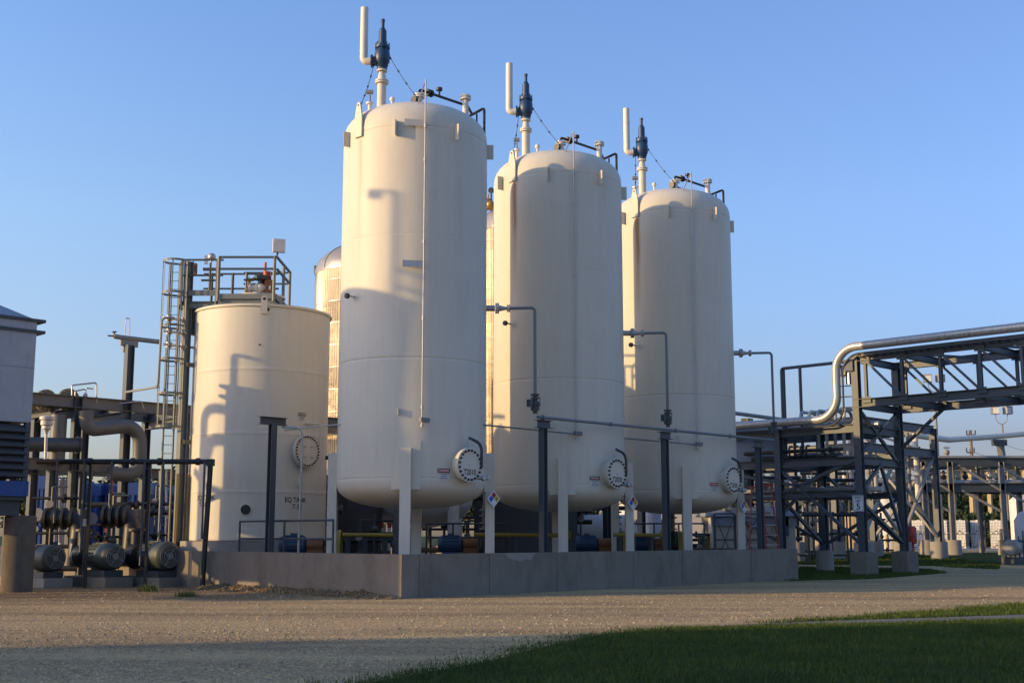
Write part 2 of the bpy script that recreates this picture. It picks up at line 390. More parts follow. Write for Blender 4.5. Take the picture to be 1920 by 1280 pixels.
# near lawn, its edge read off the photograph
edge = [(560, 1310), (690, 1280), (900, 1243), (1010, 1215), (1120, 1190), (1250, 1177), (1480, 1171), (1700, 1166), (1990, 1158)]
NL = [gnd(*p) for p in edge]; NL = NL + [Vector((26, NL[-1].y, 0)), Vector((26, 9, 0)), Vector((NL[0].x - 1.5, 9, 0))]
lawn, lawn_rows = poly_sheet('lawn', NL, LAWN, .006, .5)
PATH = [gnd(1300, 1176), gnd(1480, 1166.5), gnd(1560, 1164), gnd(1990, 1150), gnd(1990, 1158.5), gnd(1700, 1166.5), gnd(1480, 1171.5)]
poly_sheet('concrete_path', PATH, concrete('worn_path_concrete', (.21, .185, .15), .5), .010, .3)
SL = [gnd(1440, 1167.5), gnd(1560, 1159), gnd(1680, 1151), gnd(1800, 1142), gnd(2000, 1126), gnd(2000, 1150), gnd(1560, 1164), gnd(1480, 1167)]
strip, strip_rows = poly_sheet('lawn_strip', SL, LAWN, .006, .4)
FL = [gnd(1480, 1088.5), gnd(1640, 1085), gnd(1775, 1073.5), gnd(1740, 1067), gnd(1560, 1062), gnd(1480, 1064)]
rack_lawn, rack_rows = poly_sheet('rack_lawn', FL, LAWN, .006, .8)
FL2 = [gnd(1480, 1060), gnd(1640, 1059), gnd(1720, 1056), gnd(1690, 1047), gnd(1900, 1046), gnd(1880, 1032), gnd(1700, 1037), gnd(1480, 1036)]
FLx = [gnd(1480, 1058), gnd(1735, 1056), gnd(1870, 1047), gnd(1885, 1034), gnd(1480, 1036)]
far_lawn, far_rows = poly_sheet('far_lawn', FLx, LAWN, .006, 2)
FR = [gnd(1470, 1031), gnd(1960, 1031), gnd(1960, 1026.5), gnd(1470, 1026.5)]
poly_sheet('far_road', FR, CONC_P, .010, 3)
#SO = [gnd(-60, 1150), gnd(0, 1152), gnd(330, 1137), gnd(520, 1119), gnd(420, 1098), gnd(-60, 1090)]

# floor inside the containment wall
fl = [C0 + U * .1 + V * .1, C0 + U * 19.3 + V * .1, C0 + U * 19.3 + V * 24, C0 + U * .1 + V * 24]
fm = MB().add([(p.x, p.y, .012) for p in fl], [(0, 1, 2, 3)]).build('tank_yard_floor', concrete('yard_floor_concrete', (.22, .20, .18))); fm['kind'] = 'structure'

# grass blades and loose stones (uncountable)
def tri_cloud(name, P, ang, lean, h, w, mat, parent=None):
    n = len(P); a = np.stack([np.cos(ang), np.sin(ang), np.zeros(n)], 1) * w[:, None]
    tip = P + np.stack([np.cos(lean) * h * .45, np.sin(lean) * h * .45, h], 1)
    vs = np.empty((n * 3, 3), np.float32); vs[0::3] = P - a; vs[1::3] = P + a; vs[2::3] = tip
    me = bpy.data.meshes.new(name); me.vertices.add(n * 3); me.vertices.foreach_set('co', vs.ravel())
    me.loops.add(n * 3); me.loops.foreach_set('vertex_index', np.arange(n * 3, dtype=np.int32))
    me.polygons.add(n); me.polygons.foreach_set('loop_start', np.arange(0, n * 3, 3, dtype=np.int32)); me.polygons.foreach_set('loop_total', np.full(n, 3, np.int32))
    me.update(calc_edges=True); me.materials.append(mat)
    o = bpy.data.objects.new(name, me); col.objects.link(o); return o
def blades_on(rows, n, hmin, hmax, w, xmin=-1e9, xmax=1e9, seed=1):
    r = np.random.default_rng(seed); ys = np.array([q[0] for q in rows]); x0 = np.array([q[1][0] for q in rows]); x1 = np.array([q[1][1] for q in rows])
    y = r.uniform(ys.min(), ys.max(), n * 3); a = np.interp(y, ys, x0); b = np.interp(y, ys, x1)
    lim = np.minimum(xmax, .44 * y + 1); lo = np.maximum(xmin, -.44 * y - 1)
    x = r.uniform(-12, 26, n * 3)
    ed = .08 + .12 * np.sin(y * 3.1) + .1 * np.sin(x * 4.3) + r.exponential(.22, len(x))
    k = (x > a - ed) & (x < b + .05) & (x < lim) & (x > lo)
    x, y = x[k][:n], y[k][:n]; m = len(x)
    z = np.array([gz(q) for q in y]); cl = .6 + .4 * np.sin(x * 2.3 + np.sin(y * 1.7) * 2) * np.sin(y * 1.9 + 1)
    return np.stack([x, y, z], 1), r.uniform(0, 6.28, m), r.uniform(0, 6.28, m), r.uniform(hmin, hmax, m) * (.6 + .5 * cl), r.uniform(.6, 1.3, m) * w
tag(tri_cloud('lawn_grass', *blades_on(lawn_rows, 170000, .03, .085, .007, seed=2), BLADE), 'short green grass of the shaded near lawn', 'grass', kind='stuff')
tag(tri_cloud('strip_grass', *blades_on(strip_rows, 40000, .04, .10, .010, seed=3), BLADE), 'narrow strip of grass beyond the concrete path', 'grass', kind='stuff')
tag(tri_cloud('rack_grass', *blades_on(rack_rows, 26000, .06, .13, .02, seed=4), BLADE), 'grass around the footings of the pipe bridge', 'grass', kind='stuff')
tag(tri_cloud('far_grass', *blades_on(far_rows, 30000, .06, .14, .03, seed=5), BLADE), 'sunlit far grass beyond the pipe bridge', 'grass', kind='stuff')
def stones(name, n, fx, rmin, rmax, mat, seed):
    r = np.random.default_rng(seed); mb = MB()
    base = [(1, 0, 0), (.2, .95, 0), (-.9, .35, 0), (-.5, -.85, 0), (.6, -.8, 0), (.1, .1, .8)]
    for i in range(n):
        p = fx(r); s = r.uniform(rmin, rmax) * (1 if r.random() < .9 else 1.8); a = r.uniform(0, 6.28); ca, sa = math.cos(a), math.sin(a)
        q = [(p[0] + s * (x * ca - y * sa) * r.uniform(.7, 1.2), p[1] + s * (x * sa + y * ca) * r.uniform(.7, 1.2), p[2] - .004 + z * s * r.uniform(.7, 1.1)) for x, y, z in base]
        mb.add(q, [(0, 1, 5), (1, 2, 5), (2, 3, 5), (3, 4, 5), (4, 0, 5)])
    o = mb.build(name, mat, flat=True); return o
STONE = gravelmat('loose_stone', (.45, .345, .21), .15)
def road_pt(r):
    while True:
        px, py = r.uniform(-40, 1960), 1095 + 190 * r.random() ** 1.0
        if py > 1280: continue
        lim = np.interp(px, [690, 900, 1010, 1120, 1250, 1480, 1920], [1280, 1243, 1215, 1190, 1177, 1160, 1128])
        if px > 690 and py > lim - 1: continue
        if px > 1500 and py < 1090 : continue
        p = gnd(px, py); d = p - C0
        if d.dot(U) > -.05 and d.dot(V) > -.05: continue
        return p
tag(stones('loose_stones', 24000, road_pt, .010, .030, STONE, 11), 'loose pale stones strewn over the gravel road', 'stones', kind='stuff')
def ridge_pt(r):
    s = r.uniform(0, 9.3); t = abs(r.normal(0, .28)); p = C0 + V * s - U * (t + .02); p.z = max(0, .16 - t * .28) * r.random() * min(1, s / 2 + .2); return p
tag(stones('gravel_bank', 2600, ridge_pt, .02, .07, GRAVEL2, 12), 'bank of loose gravel along the left containment wall', 'gravel', kind='stuff')
def weed(px, py, n, h, lab):
    p = gnd(px, py); P = np.tile(np.array(p), (n, 1)); P[:, 0] += rng.normal(0, .16, n); P[:, 1] += rng.normal(0, .1, n)
    o = tri_cloud('weed', P - np.array(p), rng.uniform(0, 6.28, n), rng.uniform(0, 6.28, n), rng.uniform(.5, 1, n) * h, np.full(n, .012), WEED)
    o.location = p; tag(o, lab, 'weed', 'weeds on the gravel verge')
weed(280, 1108, 160, .28, 'pale green weed clump growing near the pump bases, left of another'); weed(350, 1118, 130, .22, 'darker small weed clump on the gravel, right of the pale one')

# ------------------------------------------------------------------ containment wall
def wall_part(name, a, b, th, h, mat, parent):
    d = (b - a).normalized(); n = Vector((-d.y, d.x, 0)); return MB().box((a + b) / 2 + n * th / 2 + Z * (h / 2), ((b - a).length, th, h), math.atan2(d.y, d.x)).build(name, mat, parent)
cw = thing('containment_wall', 'low weathered grey concrete containment wall around the white tanks', 'wall', C0)
mb = MB(); t = .25
# outer ring as one mitred loop
loop = [C0, C0 + U * 19.5, C0 + U * 19.5 + V * 24, C0 + V * 24]; inn = [C0 + U * t + V * t, C0 + U * (19.5 - t) + V * t, C0 + U * (19.5 - t) + V * (24 - t), C0 + U * t + V * (24 - t)]
vs = [(p.x, p.y, -.05) for p in loop] + [(p.x, p.y, WH) for p in loop] + [(p.x, p.y, WH) for p in inn] + [(p.x, p.y, 0) for p in inn]; fs = []
for i in range(4):
    j = (i + 1) % 4
    if i == 2: continue
    a = [i, j, j + 4, i + 4]; fs += [(i, j, j + 4, i + 4), (i + 4, j + 4, j + 8, i + 8), (i + 8, j + 8, j + 12, i + 12)]
mb.add(vs, fs); wall = mb.build('wall_body', CONC, cw, sharp=30)
mb = MB()                                                            # pour joints on the long face
for s in (.62, 3.25, 6.1, 9.7, 12.3, 16.4):
    p = C0 + U * s - V * .004; mb.beam(p + Z * .02, p + Z * (WH - .01), .012, .010, V)
mb.build('pour_joint', concrete('dark_joint', (.15, .14, .13)), cw)
mb = MB(); n = 14; ce = onplane(977, 1036, C0, U)                   # half round pale repair below the coping
vs = [0] + [ce - V * .006 + U * (.60 * math.copysign(abs(math.cos(math.pi + math.pi * i / n)) ** .6, math.cos(math.pi + math.pi * i / n)) + .05 * math.sin(i * 5.1)) + Z * (WH - ce.z - .006 + .25 * math.sin(math.pi + math.pi * i / n) * (.85 + .15 * math.sin(i * 3))) for i in range(n + 1)]
mb.add(vs[1:], [tuple(range(n + 1))]).build('repair_patch', PATCH, cw)

# ------------------------------------------------------------------ the three white pressure tanks
def az(a):                                                          # azimuth measured from the camera side
    a = R_(a); return Vector((math.sin(a), -math.cos(a), 0))
def tz(py, dr=0.0): return zat(py, T1.y + dr)
Z_SEAM, Z_SH, HB, HT = 3.20, 13.92, .76, 1.08
def head_profile(z0, depth, sign, n=12, ex=2.35):
    out = []
    for i in range(n + 1):
        t = math.pi / 2 * i / n; r = RT * max(.002, math.cos(t)) ** (2 / ex); h = depth * math.sin(t) ** (2 / ex)
        out.append((r, z0 + sign * h))
    return out
def cyl_fn(c, a0, r, z0):
    return lambda x, y: Vector(c) + az(a0 + math.degrees(x / r)) * r + Z * (z0 + y)
def danger_sign(parent, fn, w=.42, h=.36):
    """red DANGER band with black rim over two lines of small print, wrapped by fn"""
    def quad(x0, x1, y0, y1, m, nm, k=6):
        b = MB(); vs = [fn(x0 + (x1 - x0) * i / k, y) for y in (y0, y1) for i in range(k + 1)]
        b.add(vs, [(i, i + 1, i + k + 2, i + k + 1) for i in range(k)]); return b.build(nm, m, parent)
    p = quad(-w / 2, w / 2, -h / 2, h / 2, SIGNW, 'danger_sign'); OFF[p.name] = OFF[parent.name]
    return p
def shell_mesh():
    prof = list(reversed(head_profile(Z_SEAM, HB, -1)))
    def weld(z, e, h): return [(RT, z - h - .05), (RT, z - h - .006), (RT - e, z - h), (RT - e, z + h), (RT, z + h + .006), (RT, z + h + .05)]
    prof += weld(Z_SEAM + .08, .004, .010)
    for py in (670,):
        prof += weld(tz(py, -2.2), .006, .014)
    prof += weld(tz(438, -2.2), .002, .008)
    prof += weld(Z_SH - .14, .004, .01) + head_profile(Z_SH, HT, 1)
    return MB().lathe(prof, T1, Z, 96)
def make_tank():
    t = thing('storage_tank', 'tall white pressure tank lettered T2010, nearest and biggest of the three', 'storage tank', T1, 'white pressure tanks')
    shell = shell_mesh().build('shell', WHITE, t, sharp=80)
    c = Vector((T1.x, T1.y, 0))
    for k in range(4):
        a = .5 + 90 * k; d = az(a); p = c + d * (RT + .12); ang = R_(a)
        leg = MB().box(p + Z * 2.06, (.31, .28, 4.12), ang)
        leg.box(p + Z * .03 + d * .0, (.5, .48, .06), ang).build('leg', WHITE, t)
        mb = MB(); n = 6                                             # curved pad plate on the shell
        z0, z1 = 2.95, 4.35
        for (aa, bb) in ((-10.5, 10.5),):
            vs = [c + az(a + aa + (bb - aa) * i / n) * (RT + .018) + Z * z for z in (z0, z1) for i in range(n + 1)]
            vs += [c + az(a + aa + (bb - aa) * i / n) * (RT - .01) + Z * z for z in (z0, z1) for i in range(n + 1)]
            m = n + 1; fs = [(i, i + 1, i + m + 1, i + m) for i in range(n)] + [(m + i, m + i + 1, 3 * m + i + 1, 3 * m + i) for i in range(n)]
            fs += [(0, m, 3 * m, 2 * m), (n, 2 * m + n, 3 * m + n, m + n), (2 * m, 2 * m + n, n, 0)][:2]
            mb.add(vs, fs)
        mb.build('leg_pad', WHITE, t)
    # manway with bolted cover
    d = az(45.5); zc = tz(873, -1.4); mc = c + Z * zc; mw = MB()
    mw.cyl(mc + d * (RT - .25), mc + d * (RT + 0.170), .40, n=36)
    mw.cyl(mc + d * (RT + 0.170), mc + d * (RT + 0.225), .495, n=40); man = mw.build('manway', WHITE, t)
    side = Vector((-d.y, d.x, 0))
    cv = MB().cyl(mc + d * (RT + 0.235), mc + d * (RT + 0.305), .495, n=40).build('cover', WHITE, man)
    hub = MB()
    for k in range(20):
        th = 2 * math.pi * (k + .5) / 20; q = mc + (side * math.cos(th) + Z * math.sin(th)) * .425
        hub.cyl(q + d * (RT + 0.140), q + d * (RT + 0.350), .034, n=8)
    hub.build('bolts', BLACK, man)
    dv = MB(); p0 = mc + side * .46 + d * (RT + 0.320) + Z * .02
    top = mc + d * (RT + 0.320) + Z * .83 + side * .42
    dv.tube(fillet([p0 + Z * -.08, p0 + Z * .62, mc + d * (RT + 0.300) + Z * .78 + side * -.0, mc + d * (RT + 0.280) + Z * .78 - side * .03], .3, 8), .045, 10); dv.build('davit', STEEL_D, man)
    MB().cyl(mc + d * (RT + 0.300) + Z * .80, mc + d * (RT + 0.300) + Z * .50, .012, n=6).build('davit_hook', GALV, man)
    # sample valve beside the manway
    sv = MB(); q = mc + side * .42 + d * (RT + 0.320) - Z * .36
    sv.cyl(q - d * .3, q + d * .14, .05, n=12); sv.cyl(q + side * -.1, q + side * .14, .055, n=12); sv.flange(q + side * .1, side, .085, .03)
    s_ = sv.build('sample_valve', GALV, t)
    MB().cyl(q + side * .13, q + side * .30, .018, n=8).cyl(q + side * .28, q + side * .31, .075, n=16).build('hand_wheel', WPLAIN, s_)
    # side nozzle and thermowell, clips, lugs
    d = az(92); nz = tz(577, 0.0); q = c + Z * nz
    nb = MB().cyl(q + d * (RT - .1), q + d * (RT + .26), .095, n=16); nb.flange(q + d * (RT + .30), d, .17, .05).flange(q + d * (RT + .36), d, .17, .05)
    nb.tube([q + d * (RT + .38), q + d * (RT + .56), q + d * (RT + .66)], [.10, .06, .05], 14); nb.flange(q + d * (RT + .66), d, .12, .04).flange(q + d * (RT + .71), d, .12, .04); nb.build('side_nozzle', GALV, t)
    d = az(-47); q = c + Z * tz(556, -1.6)
    tw = MB().cyl(q + d * (RT - .05), q + d * (RT + .26), .03, n=8); tw = tw.build('thermowell', WHITE, t)
    MB().cyl(q + d * (RT + .22), q + d * (RT + .30), .085, n=18).build('gauge_head', BLACK, tw)
    for a, dz_ in ((-59, 0), (-10, 0), (36, 0), (92, 0)):
        d = az(a); sd = Vector((-d.y, d.x, 0)); q = c + Z * (tz(246, -2.0) + (.0))
        cl = MB().beam(q + d * (RT + .10) - Z * .24, q + d * (RT + .10) + Z * .24, .014, .21, d)
        cl.build('insulation_clip', WHITE, t)
    for a in (-44.5, 135.5):
        d = az(a); sd = Vector((-d.y, d.x, 0)); q = c + d * (RT + .03); z0 = Z_SH - .30
        lu = MB(); prof = [(-.17, 0), (.17, 0), (.17, .62)] + [(.085 * math.cos(x), 1.02 + .085 * math.sin(x)) for x in np.linspace(.15, math.pi - .15, 9)] + [(-.17, .62)]
        vs = [q + sd * x + Z * (z0 + y) + d * e for e in (-.02, .035) for x, y in prof]; m = len(prof)
        lu.add(vs, [tuple(range(m)), tuple(reversed(range(m, 2 * m)))] + [(i, i + m, (i + 1) % m + m, (i + 1) % m) for i in range(m)])
        lo = lu.build('lifting_lug', WHITE, t); MB().cyl(q + d * -.025 + Z * (z0 + 1.02), q + d * .04 + Z * (z0 + 1.0), .035, n=12).build('lug_hole', BLACK, lo)
    d = az(-5.5); q = c + Z * tz(772, -2.2); MB().box(q + d * (RT + .05), (.02, .14, .20), R_(-5.5)).build('earthing_clip', WHITE, t)
    # vertical conduit with junction fittings
    d = az(11.3); q = c + d * (RT + .10); z0, z1 = tz(797, -2.3), tz(150, -2.3)
    cd = MB().cyl(q + Z * z0, q + Z * z1, .024, n=8)
    for f in (.0, .05, .3, .52, .76, .86): cd.cyl(q + Z * (z0 + (z1 - z0) * f - .05), q + Z * (z0 + (z1 - z0) * f + .05), .042, n=8)
    cd.tube([q + Z * z1, q + d * -.75 - U * .25 + Z * (z1 - .72)], .02, 6)
    cd.build('conduit', GALV, t)
    # relief valve stack
    s = c + Vector((-1.12, .05, 0)); st = MB(); zt = Z_SH + .8
    zz = lambda py: tz(py, .0)
    st.cyl(s + Z * (zt - .3), s + Z * zz(157), .145, n=20); st.flange(s + Z * zz(155), Z, .215, .05).flange(s + Z * (zz(155) + .065), Z, .215, .05)
    st.tube([s + Z * (zz(155) + .09), s + Z * zz(145), s + Z * zz(134)], [.145, .13, .095], 18); st.flange(s + Z * zz(132), Z, .17, .06); st = st.build('relief_stack', WHITE, t)
    va = MB(); va.flange(s + Z * (zz(132) + .07), Z, .17, .05); va.cyl(s + Z * zz(129), s + Z * zz(122), .12, .2, n=18)
    va.lathe([(.16, 0), (.235, .10), (.255, .28), (.235, .46), (.19, .56), (.24, .57), (.24, .66), (.15, .67)], s + Z * zz(122), Z, 24)
    va.cyl(s + Z * (zz(114)), s - Vector((.33, 0, 0)) + Z * (zz(114)), .15, n=18); va.flange(s - Vector((.33, 0, 0)) + Z * zz(114), Vector((1, 0, 0)), .21, .06)
    for k in range(8):
        th = k * math.pi / 4; va.cyl(s + Vector((math.cos(th) * .21, math.sin(th) * .21, zz(122) + .5)), s + Vector((math.cos(th) * .21, math.sin(th) * .21, zz(122) + .76)), .022, n=6)
    vb = va.build('relief_valve', BLUEV, t)
    bo = MB(); bo.cyl(s + Z * (zz(92)), s + Z * zz(57), .135, .125, n=18); bo.cyl(s + Z * zz(57), s + Z * (zz(57) + .08), .10, .08, n=14); bo.cyl(s + Z * zz(55), s + Z * zz(37), .055, n=12).flange(s + Z * zz(38), Z, .066, .08); bo.build('bonnet', BLUEV, vb)
    zb = zz(114); tp = MB().tube(fillet([s - Vector((.36, 0, 0)) + Z * zb, s - Vector((.60, 0, 0)) + Z * zb, s - Vector((.60, 0, 0)) + Z * zz(14)], .24, 8), .125, 18)
    tp.build('tail_pipe', CREAM, vb)
    # guy chains of the stack
    def chain(p, q):
        b = MB(); p = Vector(p); q = Vector(q); n = 26
        for i in range(n):
            a_ = p.lerp(q, i / n); b_ = p.lerp(q, (i + .8) / n); sag = lambda f: Z * (-.10 * math.sin(math.pi * f))
            b.tube([a_ + sag(i / n), b_ + sag((i + .8) / n)], .011 if i % 6 else .03, 5)
        return b
    chain(s + Z * zz(106) + Vector((.24, 0, 0)), c + Vector((.35, -.9, Z_SH + .93))).build('guy_chain', STEEL_D, t)
    chain(s + Z * zz(120) - Vector((.26, 0, 0)), c + az(-44.5) * (RT - .02) + Z * (Z_SH + .72)).build('guy_chain', STEEL_D, t)
    # small instruments by the stack
    q = c + Vector((-1.45, -.35, 0)); im = MB().cyl(q + Z * (Z_SH + .6), q + Z * (Z_SH + 1.26), .055, n=12).flange(q + Z * (Z_SH + 1.24), Z, .12, .06); im = im.build('instrument_nozzle', CREAM, t)
    MB().cyl(q + Z * (Z_SH + 1.27), q + Z * (Z_SH + 1.52), .03, n=8).cyl(q + Z * (Z_SH + 1.62) - Vector((.11, 0, 0)), q + Z * (Z_SH + 1.62) + Vector((.1, 0, 0)), .075, n=12).build('transmitter', STEEL_L, im)
    q = c + Vector((-.72, -.5, 0)); MB().cyl(q + Z * (Z_SH + .8), q + Z * (Z_SH + 1.25), .04, n=10).ball(q + Z * (Z_SH + 1.32), .09).build('instrument_nozzle', CREAM, t)
    # top nozzles and dark header pipes
    q = c + Vector((.12, -.35, 0)); nb = MB().cyl(q + Z * (Z_SH + .8), q + Z * (Z_SH + 1.42), .10, n=16).flange(q + Z * (Z_SH + 1.45), Z, .18, .05).flange(q + Z * (Z_SH + 1.515), Z, .18, .05); nb.build('top_nozzle', CREAM, t)
    q2 = c + Vector((1.55, .55, 0)); nb = MB().cyl(q2 + Z * (Z_SH + .3), q2 + Z * (Z_SH + 1.70), .10, n=16).flange(q2 + Z * (Z_SH + 1.72), Z, .18, .06).flange(q2 + Z * (Z_SH + 1.795), Z, .18, .06)
    for k in range(8): nb.cyl(q2 + Vector((.14 * math.cos(k * .785), .14 * math.sin(k * .785), Z_SH + 1.68)), q2 + Vector((.14 * math.cos(k * .785), .14 * math.sin(k * .785), Z_SH + 1.87)), .015, n=6)
    nb.build('top_nozzle', CREAM, t)
    h = MB(); zr = Z_SH + 1.70; a_ = q + U * .1 + Z * zr; b_ = a_ + U * 2.0
    h.tube(fillet([q + Z * (Z_SH + 1.53), q + Z * zr, b_], .1, 5), .045, 10)
    lo_ = q + U * .05 + Z * (Z_SH + 1.28); h.tube([lo_, lo_ + U * 2.05], .035, 8)
    e_ = lo_ + U * 2.0; f_ = e_ - V * .85 + Z * .12; h.tube(fillet([e_, f_, f_ - Z * 1.0], .08, 5), .045, 10)
    h.tube([b_, b_ + U * .15 - V * .05 - Z * .25], .045, 8); h.cyl(e_ - V * .5, e_ - V * .5 - Z * .6, .03, n=8)
    m_ = a_ + U * .25; h.flange(m_, U, .12, .08).flange(m_ + U * .14, U, .12, .08); h.flange(q + Z * (Z_SH + 1.30) - U * .2, U, .13, .1)
    m2 = a_ + U * .75; h.cyl(m2, m2 + Z * .2, .035, n=8).flange(m2 + Z * .24, Z, .10, .09); h.build('header_pipe', PIPE_D, t)
    # hazard diamond on the right leg
    lp = c + az(90.5) * (RT + .12) - V * .20 + U * -.05 + Z * tz(936, .6); n_ = -V; sd = U
    return t, man, lp
tank1, man1, LP1 = make_tank()
tank2 = move_copy(tank1, U * SP, 'white pressure tank lettered T2020, middle of the row, with rust stain', 'white pressure tanks')
tank3 = move_copy(tank1, U * SP * 2, 'white pressure tank lettered T2030, farthest right and smallest looking of three', 'white pressure tanks')
def child(t, n): return [c for c in t.children if c.name.split('.')[0] == n]
for t_, r_ in ((tank1, .22), (tank2, .75), (tank3, .9)): child(t_, 'shell')[0]['rust'] = r_
for i, (t_, txt) in enumerate(((tank1, 'T2010'), (tank2, 'T2020'), (tank3, 'T2030'))):
    dl = U * SP * i; c = T1 + dl; man = child(t_, 'manway')[0]; d = az(45.5); side = Vector((-d.y, d.x, 0)); mc = Vector((c.x, c.y, tz(873, -1.4)))
    f = mc + d * (RT + .309)
    text_to(MB(), txt, .23, plane_fn(f - Z * .21, side, Z), .82).build('lettering', LETTER, man)
    MB().cyl(f - Z * .02 + d * .0, f - Z * .02 + d * .02, .022, n=8).build('lifting_eye', GALV, man)
    # warning sign with red band, small print below
    fn = cyl_fn((c.x, c.y, 0), 28.5, RT + .012, tz(889, -1.9) )
    def quad(x0, x1, y0, y1, m, nm, par, fn=fn, k=6):
        b = MB(); vs = [fn(x0 + (x1 - x0) * j / k, y) for y in (y0, y1) for j in range(k + 1)]
        return b.add(vs, [(j, j + 1, j + k + 2, j + k + 1) for j in range(k)]).build(nm, m, par)
    sg = quad(-.205, .205, -.17, .17, WPLAIN, 'danger_sign', t_)
    f2 = cyl_fn((c.x, c.y, 0), 28.5, RT + .016, tz(889, -1.9)); quad(-.195, .195, .05, .165, LETTER if i < 2 else SIGNR, 'sign_band', sg, f2)
    f3 = cyl_fn((c.x, c.y, 0), 28.5, RT + .019, tz(889, -1.9)); quad(-.16, .16, .065, .15, SIGNR, 'red_panel', sg, f3)
    f4 = cyl_fn((c.x, c.y, 0), 28.5, RT + .022, tz(889, -1.9)); tb = MB(); text_to(tb, 'DANGER', .085, lambda x, y: f4(x, y + .107)); tb.build('lettering', SIGNW, sg)
    tb = MB(); text_to(tb, 'CONFINED SPACE', .042, lambda x, y: f3(x, y + .018)); text_to(tb, 'ENTER BY', .042, lambda x, y: f3(x, y - .05)); text_to(tb, 'PERMIT ONLY', .042, lambda x, y: f3(x, y - .115)); tb.build('lettering', LETTER, sg)
    # four-colour hazard diamond
    lp = LP1 + dl; s = .175; n_ = -V; f = plane_fn(lp, U, Z)
    def dia(cx, cy, r, off): return [lp + n_ * off + U * (cx + dx * r) + Z * (cy + dy * r) for dx, dy in ((0, -1), (1, 0), (0, 1), (-1, 0))]
    b = MB(); vs = dia(0, 0, .27, .02) + dia(0, 0, .27, .0); b.add(vs, [(0, 1, 2, 3), (7, 6, 5, 4), (0, 4, 5, 1), (1, 5, 6, 2), (2, 6, 7, 3), (3, 7, 4, 0)]); hs = b.build('hazard_sign', SIGNW, t_)
    for nm, m, cx, cy, tx in (('red_field', SIGNR, 0, .115, '3'), ('blue_field', SIGNB, -.115, 0, '2'), ('yellow_field', SIGNY, .115, 0, '0'), ('white_field', SIGNW, 0, -.115, '')):
        MB().add(dia(cx, cy, .105, .024), [(0, 1, 2, 3)]).build(nm, m, hs)
        if tx: text_to(MB(), tx, .12, plane_fn(lp + n_ * .027 + U * cx + Z * cy, U, Z)).build('lettering', LETTER, hs)
# horizontal stand-off brackets only the nearest tank has
c = Vector((T1.x, T1.y, 0)); d = az(11.3)
for py, l in ((231, .62), (495, .62)):
    q = c + d * (RT + .075) + Z * tz(py, -2.3); sd = Vector((d.y, -d.x, 0))
    MB().beam(q + sd * .02 - sd * 0, q - Vector((-d.y, d.x, 0)) * l, .015, .20).build('standoff_bracket', GALV if py > 300 else WHITE, tank1)
# ------------------------------------------------------------------ pipe supports along the tank row
PP = Vector((xat(1003, T1.y, 620), T1.y, 0))          # drop pipe of the first tank
def post_at(px, py): return onplane(px, py, PP, U)
h_top = post_at(1018, 786).z
GP = 'steel pipe supports inside the wall'
for px, py, lab in ((1018, 788, 'blue grey steel pipe support in front of the middle white tank'), (1246, 809, 'blue grey steel pipe support in front of the farthest white tank'), (1421, 826, 'blue grey steel pipe support right of the farthest white tank')):
    p = post_at(px, py); b = Vector((p.x, p.y, 0)); t = thing('pipe_support', lab, 'pipe support', b, GP)
    MB().ibeam(b, b + Z * (h_top - .28), .20, .20, U, .018, .012).box(b + Z * .02, (.42, .42, .04), math.atan2(U.y, U.x)).build('column', STEEL, t)
    MB().ibeam(b - U * .25 + Z * (h_top - .145), b + U * .32 + Z * (h_top - .145), .24, .25).build('cross_beam', STEEL, t)
p = onplane(512, 789, C0 + U * .75, V); b = Vector((p.x, p.y, 0)); t = thing('pipe_support', 'T shaped blue grey steel support in front of the tank lettered EQ', 'pipe support', b, GP)
MB().ibeam(b, b + Z * (p.z - .12), .20, .20, V, .018, .012).box(b + Z * .02, (.42, .42, .04), .8).build('column', STEEL, t)
MB().ibeam(b - U * .48 + Z * (p.z), b + U * .48 + Z * (p.z), .2, .24).build('cross_beam', STEEL, t)
t = thing('conduit_drop', 'thin grey conduit bending down in front of the tank lettered EQ', 'conduit', b + U * .6)
q = b + U * .35 + Z * (p.z - .17); e = onplane(568, 800, C0 + U * 1.5, V); e = Vector((e.x, e.y, 0))
MB().bend_tube([q, Vector((e.x, e.y, q.z)), Vector((e.x - .05, e.y, .02))], .035, .28, 10).build('conduit', GALV, t)
tag(MB().tube([b + U * .45 + Z * (p.z - .26), Vector((T1.x - 2.0, T1.y - 1.0, p.z - .27))], .022, 8).build('thin_pipe', GALV, loc=b + Z * (p.z - .26)), 'thin straight grey pipe from the T shaped support to the nearest tank', 'pipe')
# long header on the posts and the conduit hung below
a = post_at(1012, 783); zp = h_top + .06; a0 = Vector((PP.x, PP.y, 0)); L = post_at(1450, 828)
ln = (Vector((L.x, L.y, 0)) - a0).length
t = thing('header_pipe', 'long grey pipe resting on the steel supports before the white tanks', 'pipe', a0)
hb = MB().tube([a0 + U * .1 + Z * zp, a0 + U * ln + Z * zp], .05, 12)
for s in (.35, 3.6, 7.1, 10.4): hb.flange(a0 + U * s + Z * zp, U, .075, .06)
hb.build('pipe', GREYP, t)
cz = tz(785, -2.3); c0 = Vector((T1.x, T1.y, 0)) + az(11.3) * (RT + .10)
t = thing('electrical_conduit', 'thin conduit running across the three white tanks below the header pipe', 'conduit', c0 + Z * cz)
e = c0 + U * (SP * 2 + .5); cb = MB().tube([c0 + Z * cz, c0 + U * SP + Z * (cz - .05), e + Z * (cz - .05)], .026, 8)
for i in range(3): cb.box(c0 + U * (SP * i + .1) + Z * (cz - .02), (.34, .1, .12), math.atan2(U.y, U.x))
cb.box(c0 + U * (SP + 1.0) + Z * (cz - .03), (.26, .12, .11), math.atan2(U.y, U.x)); cb.build('conduit', GREYP, t)
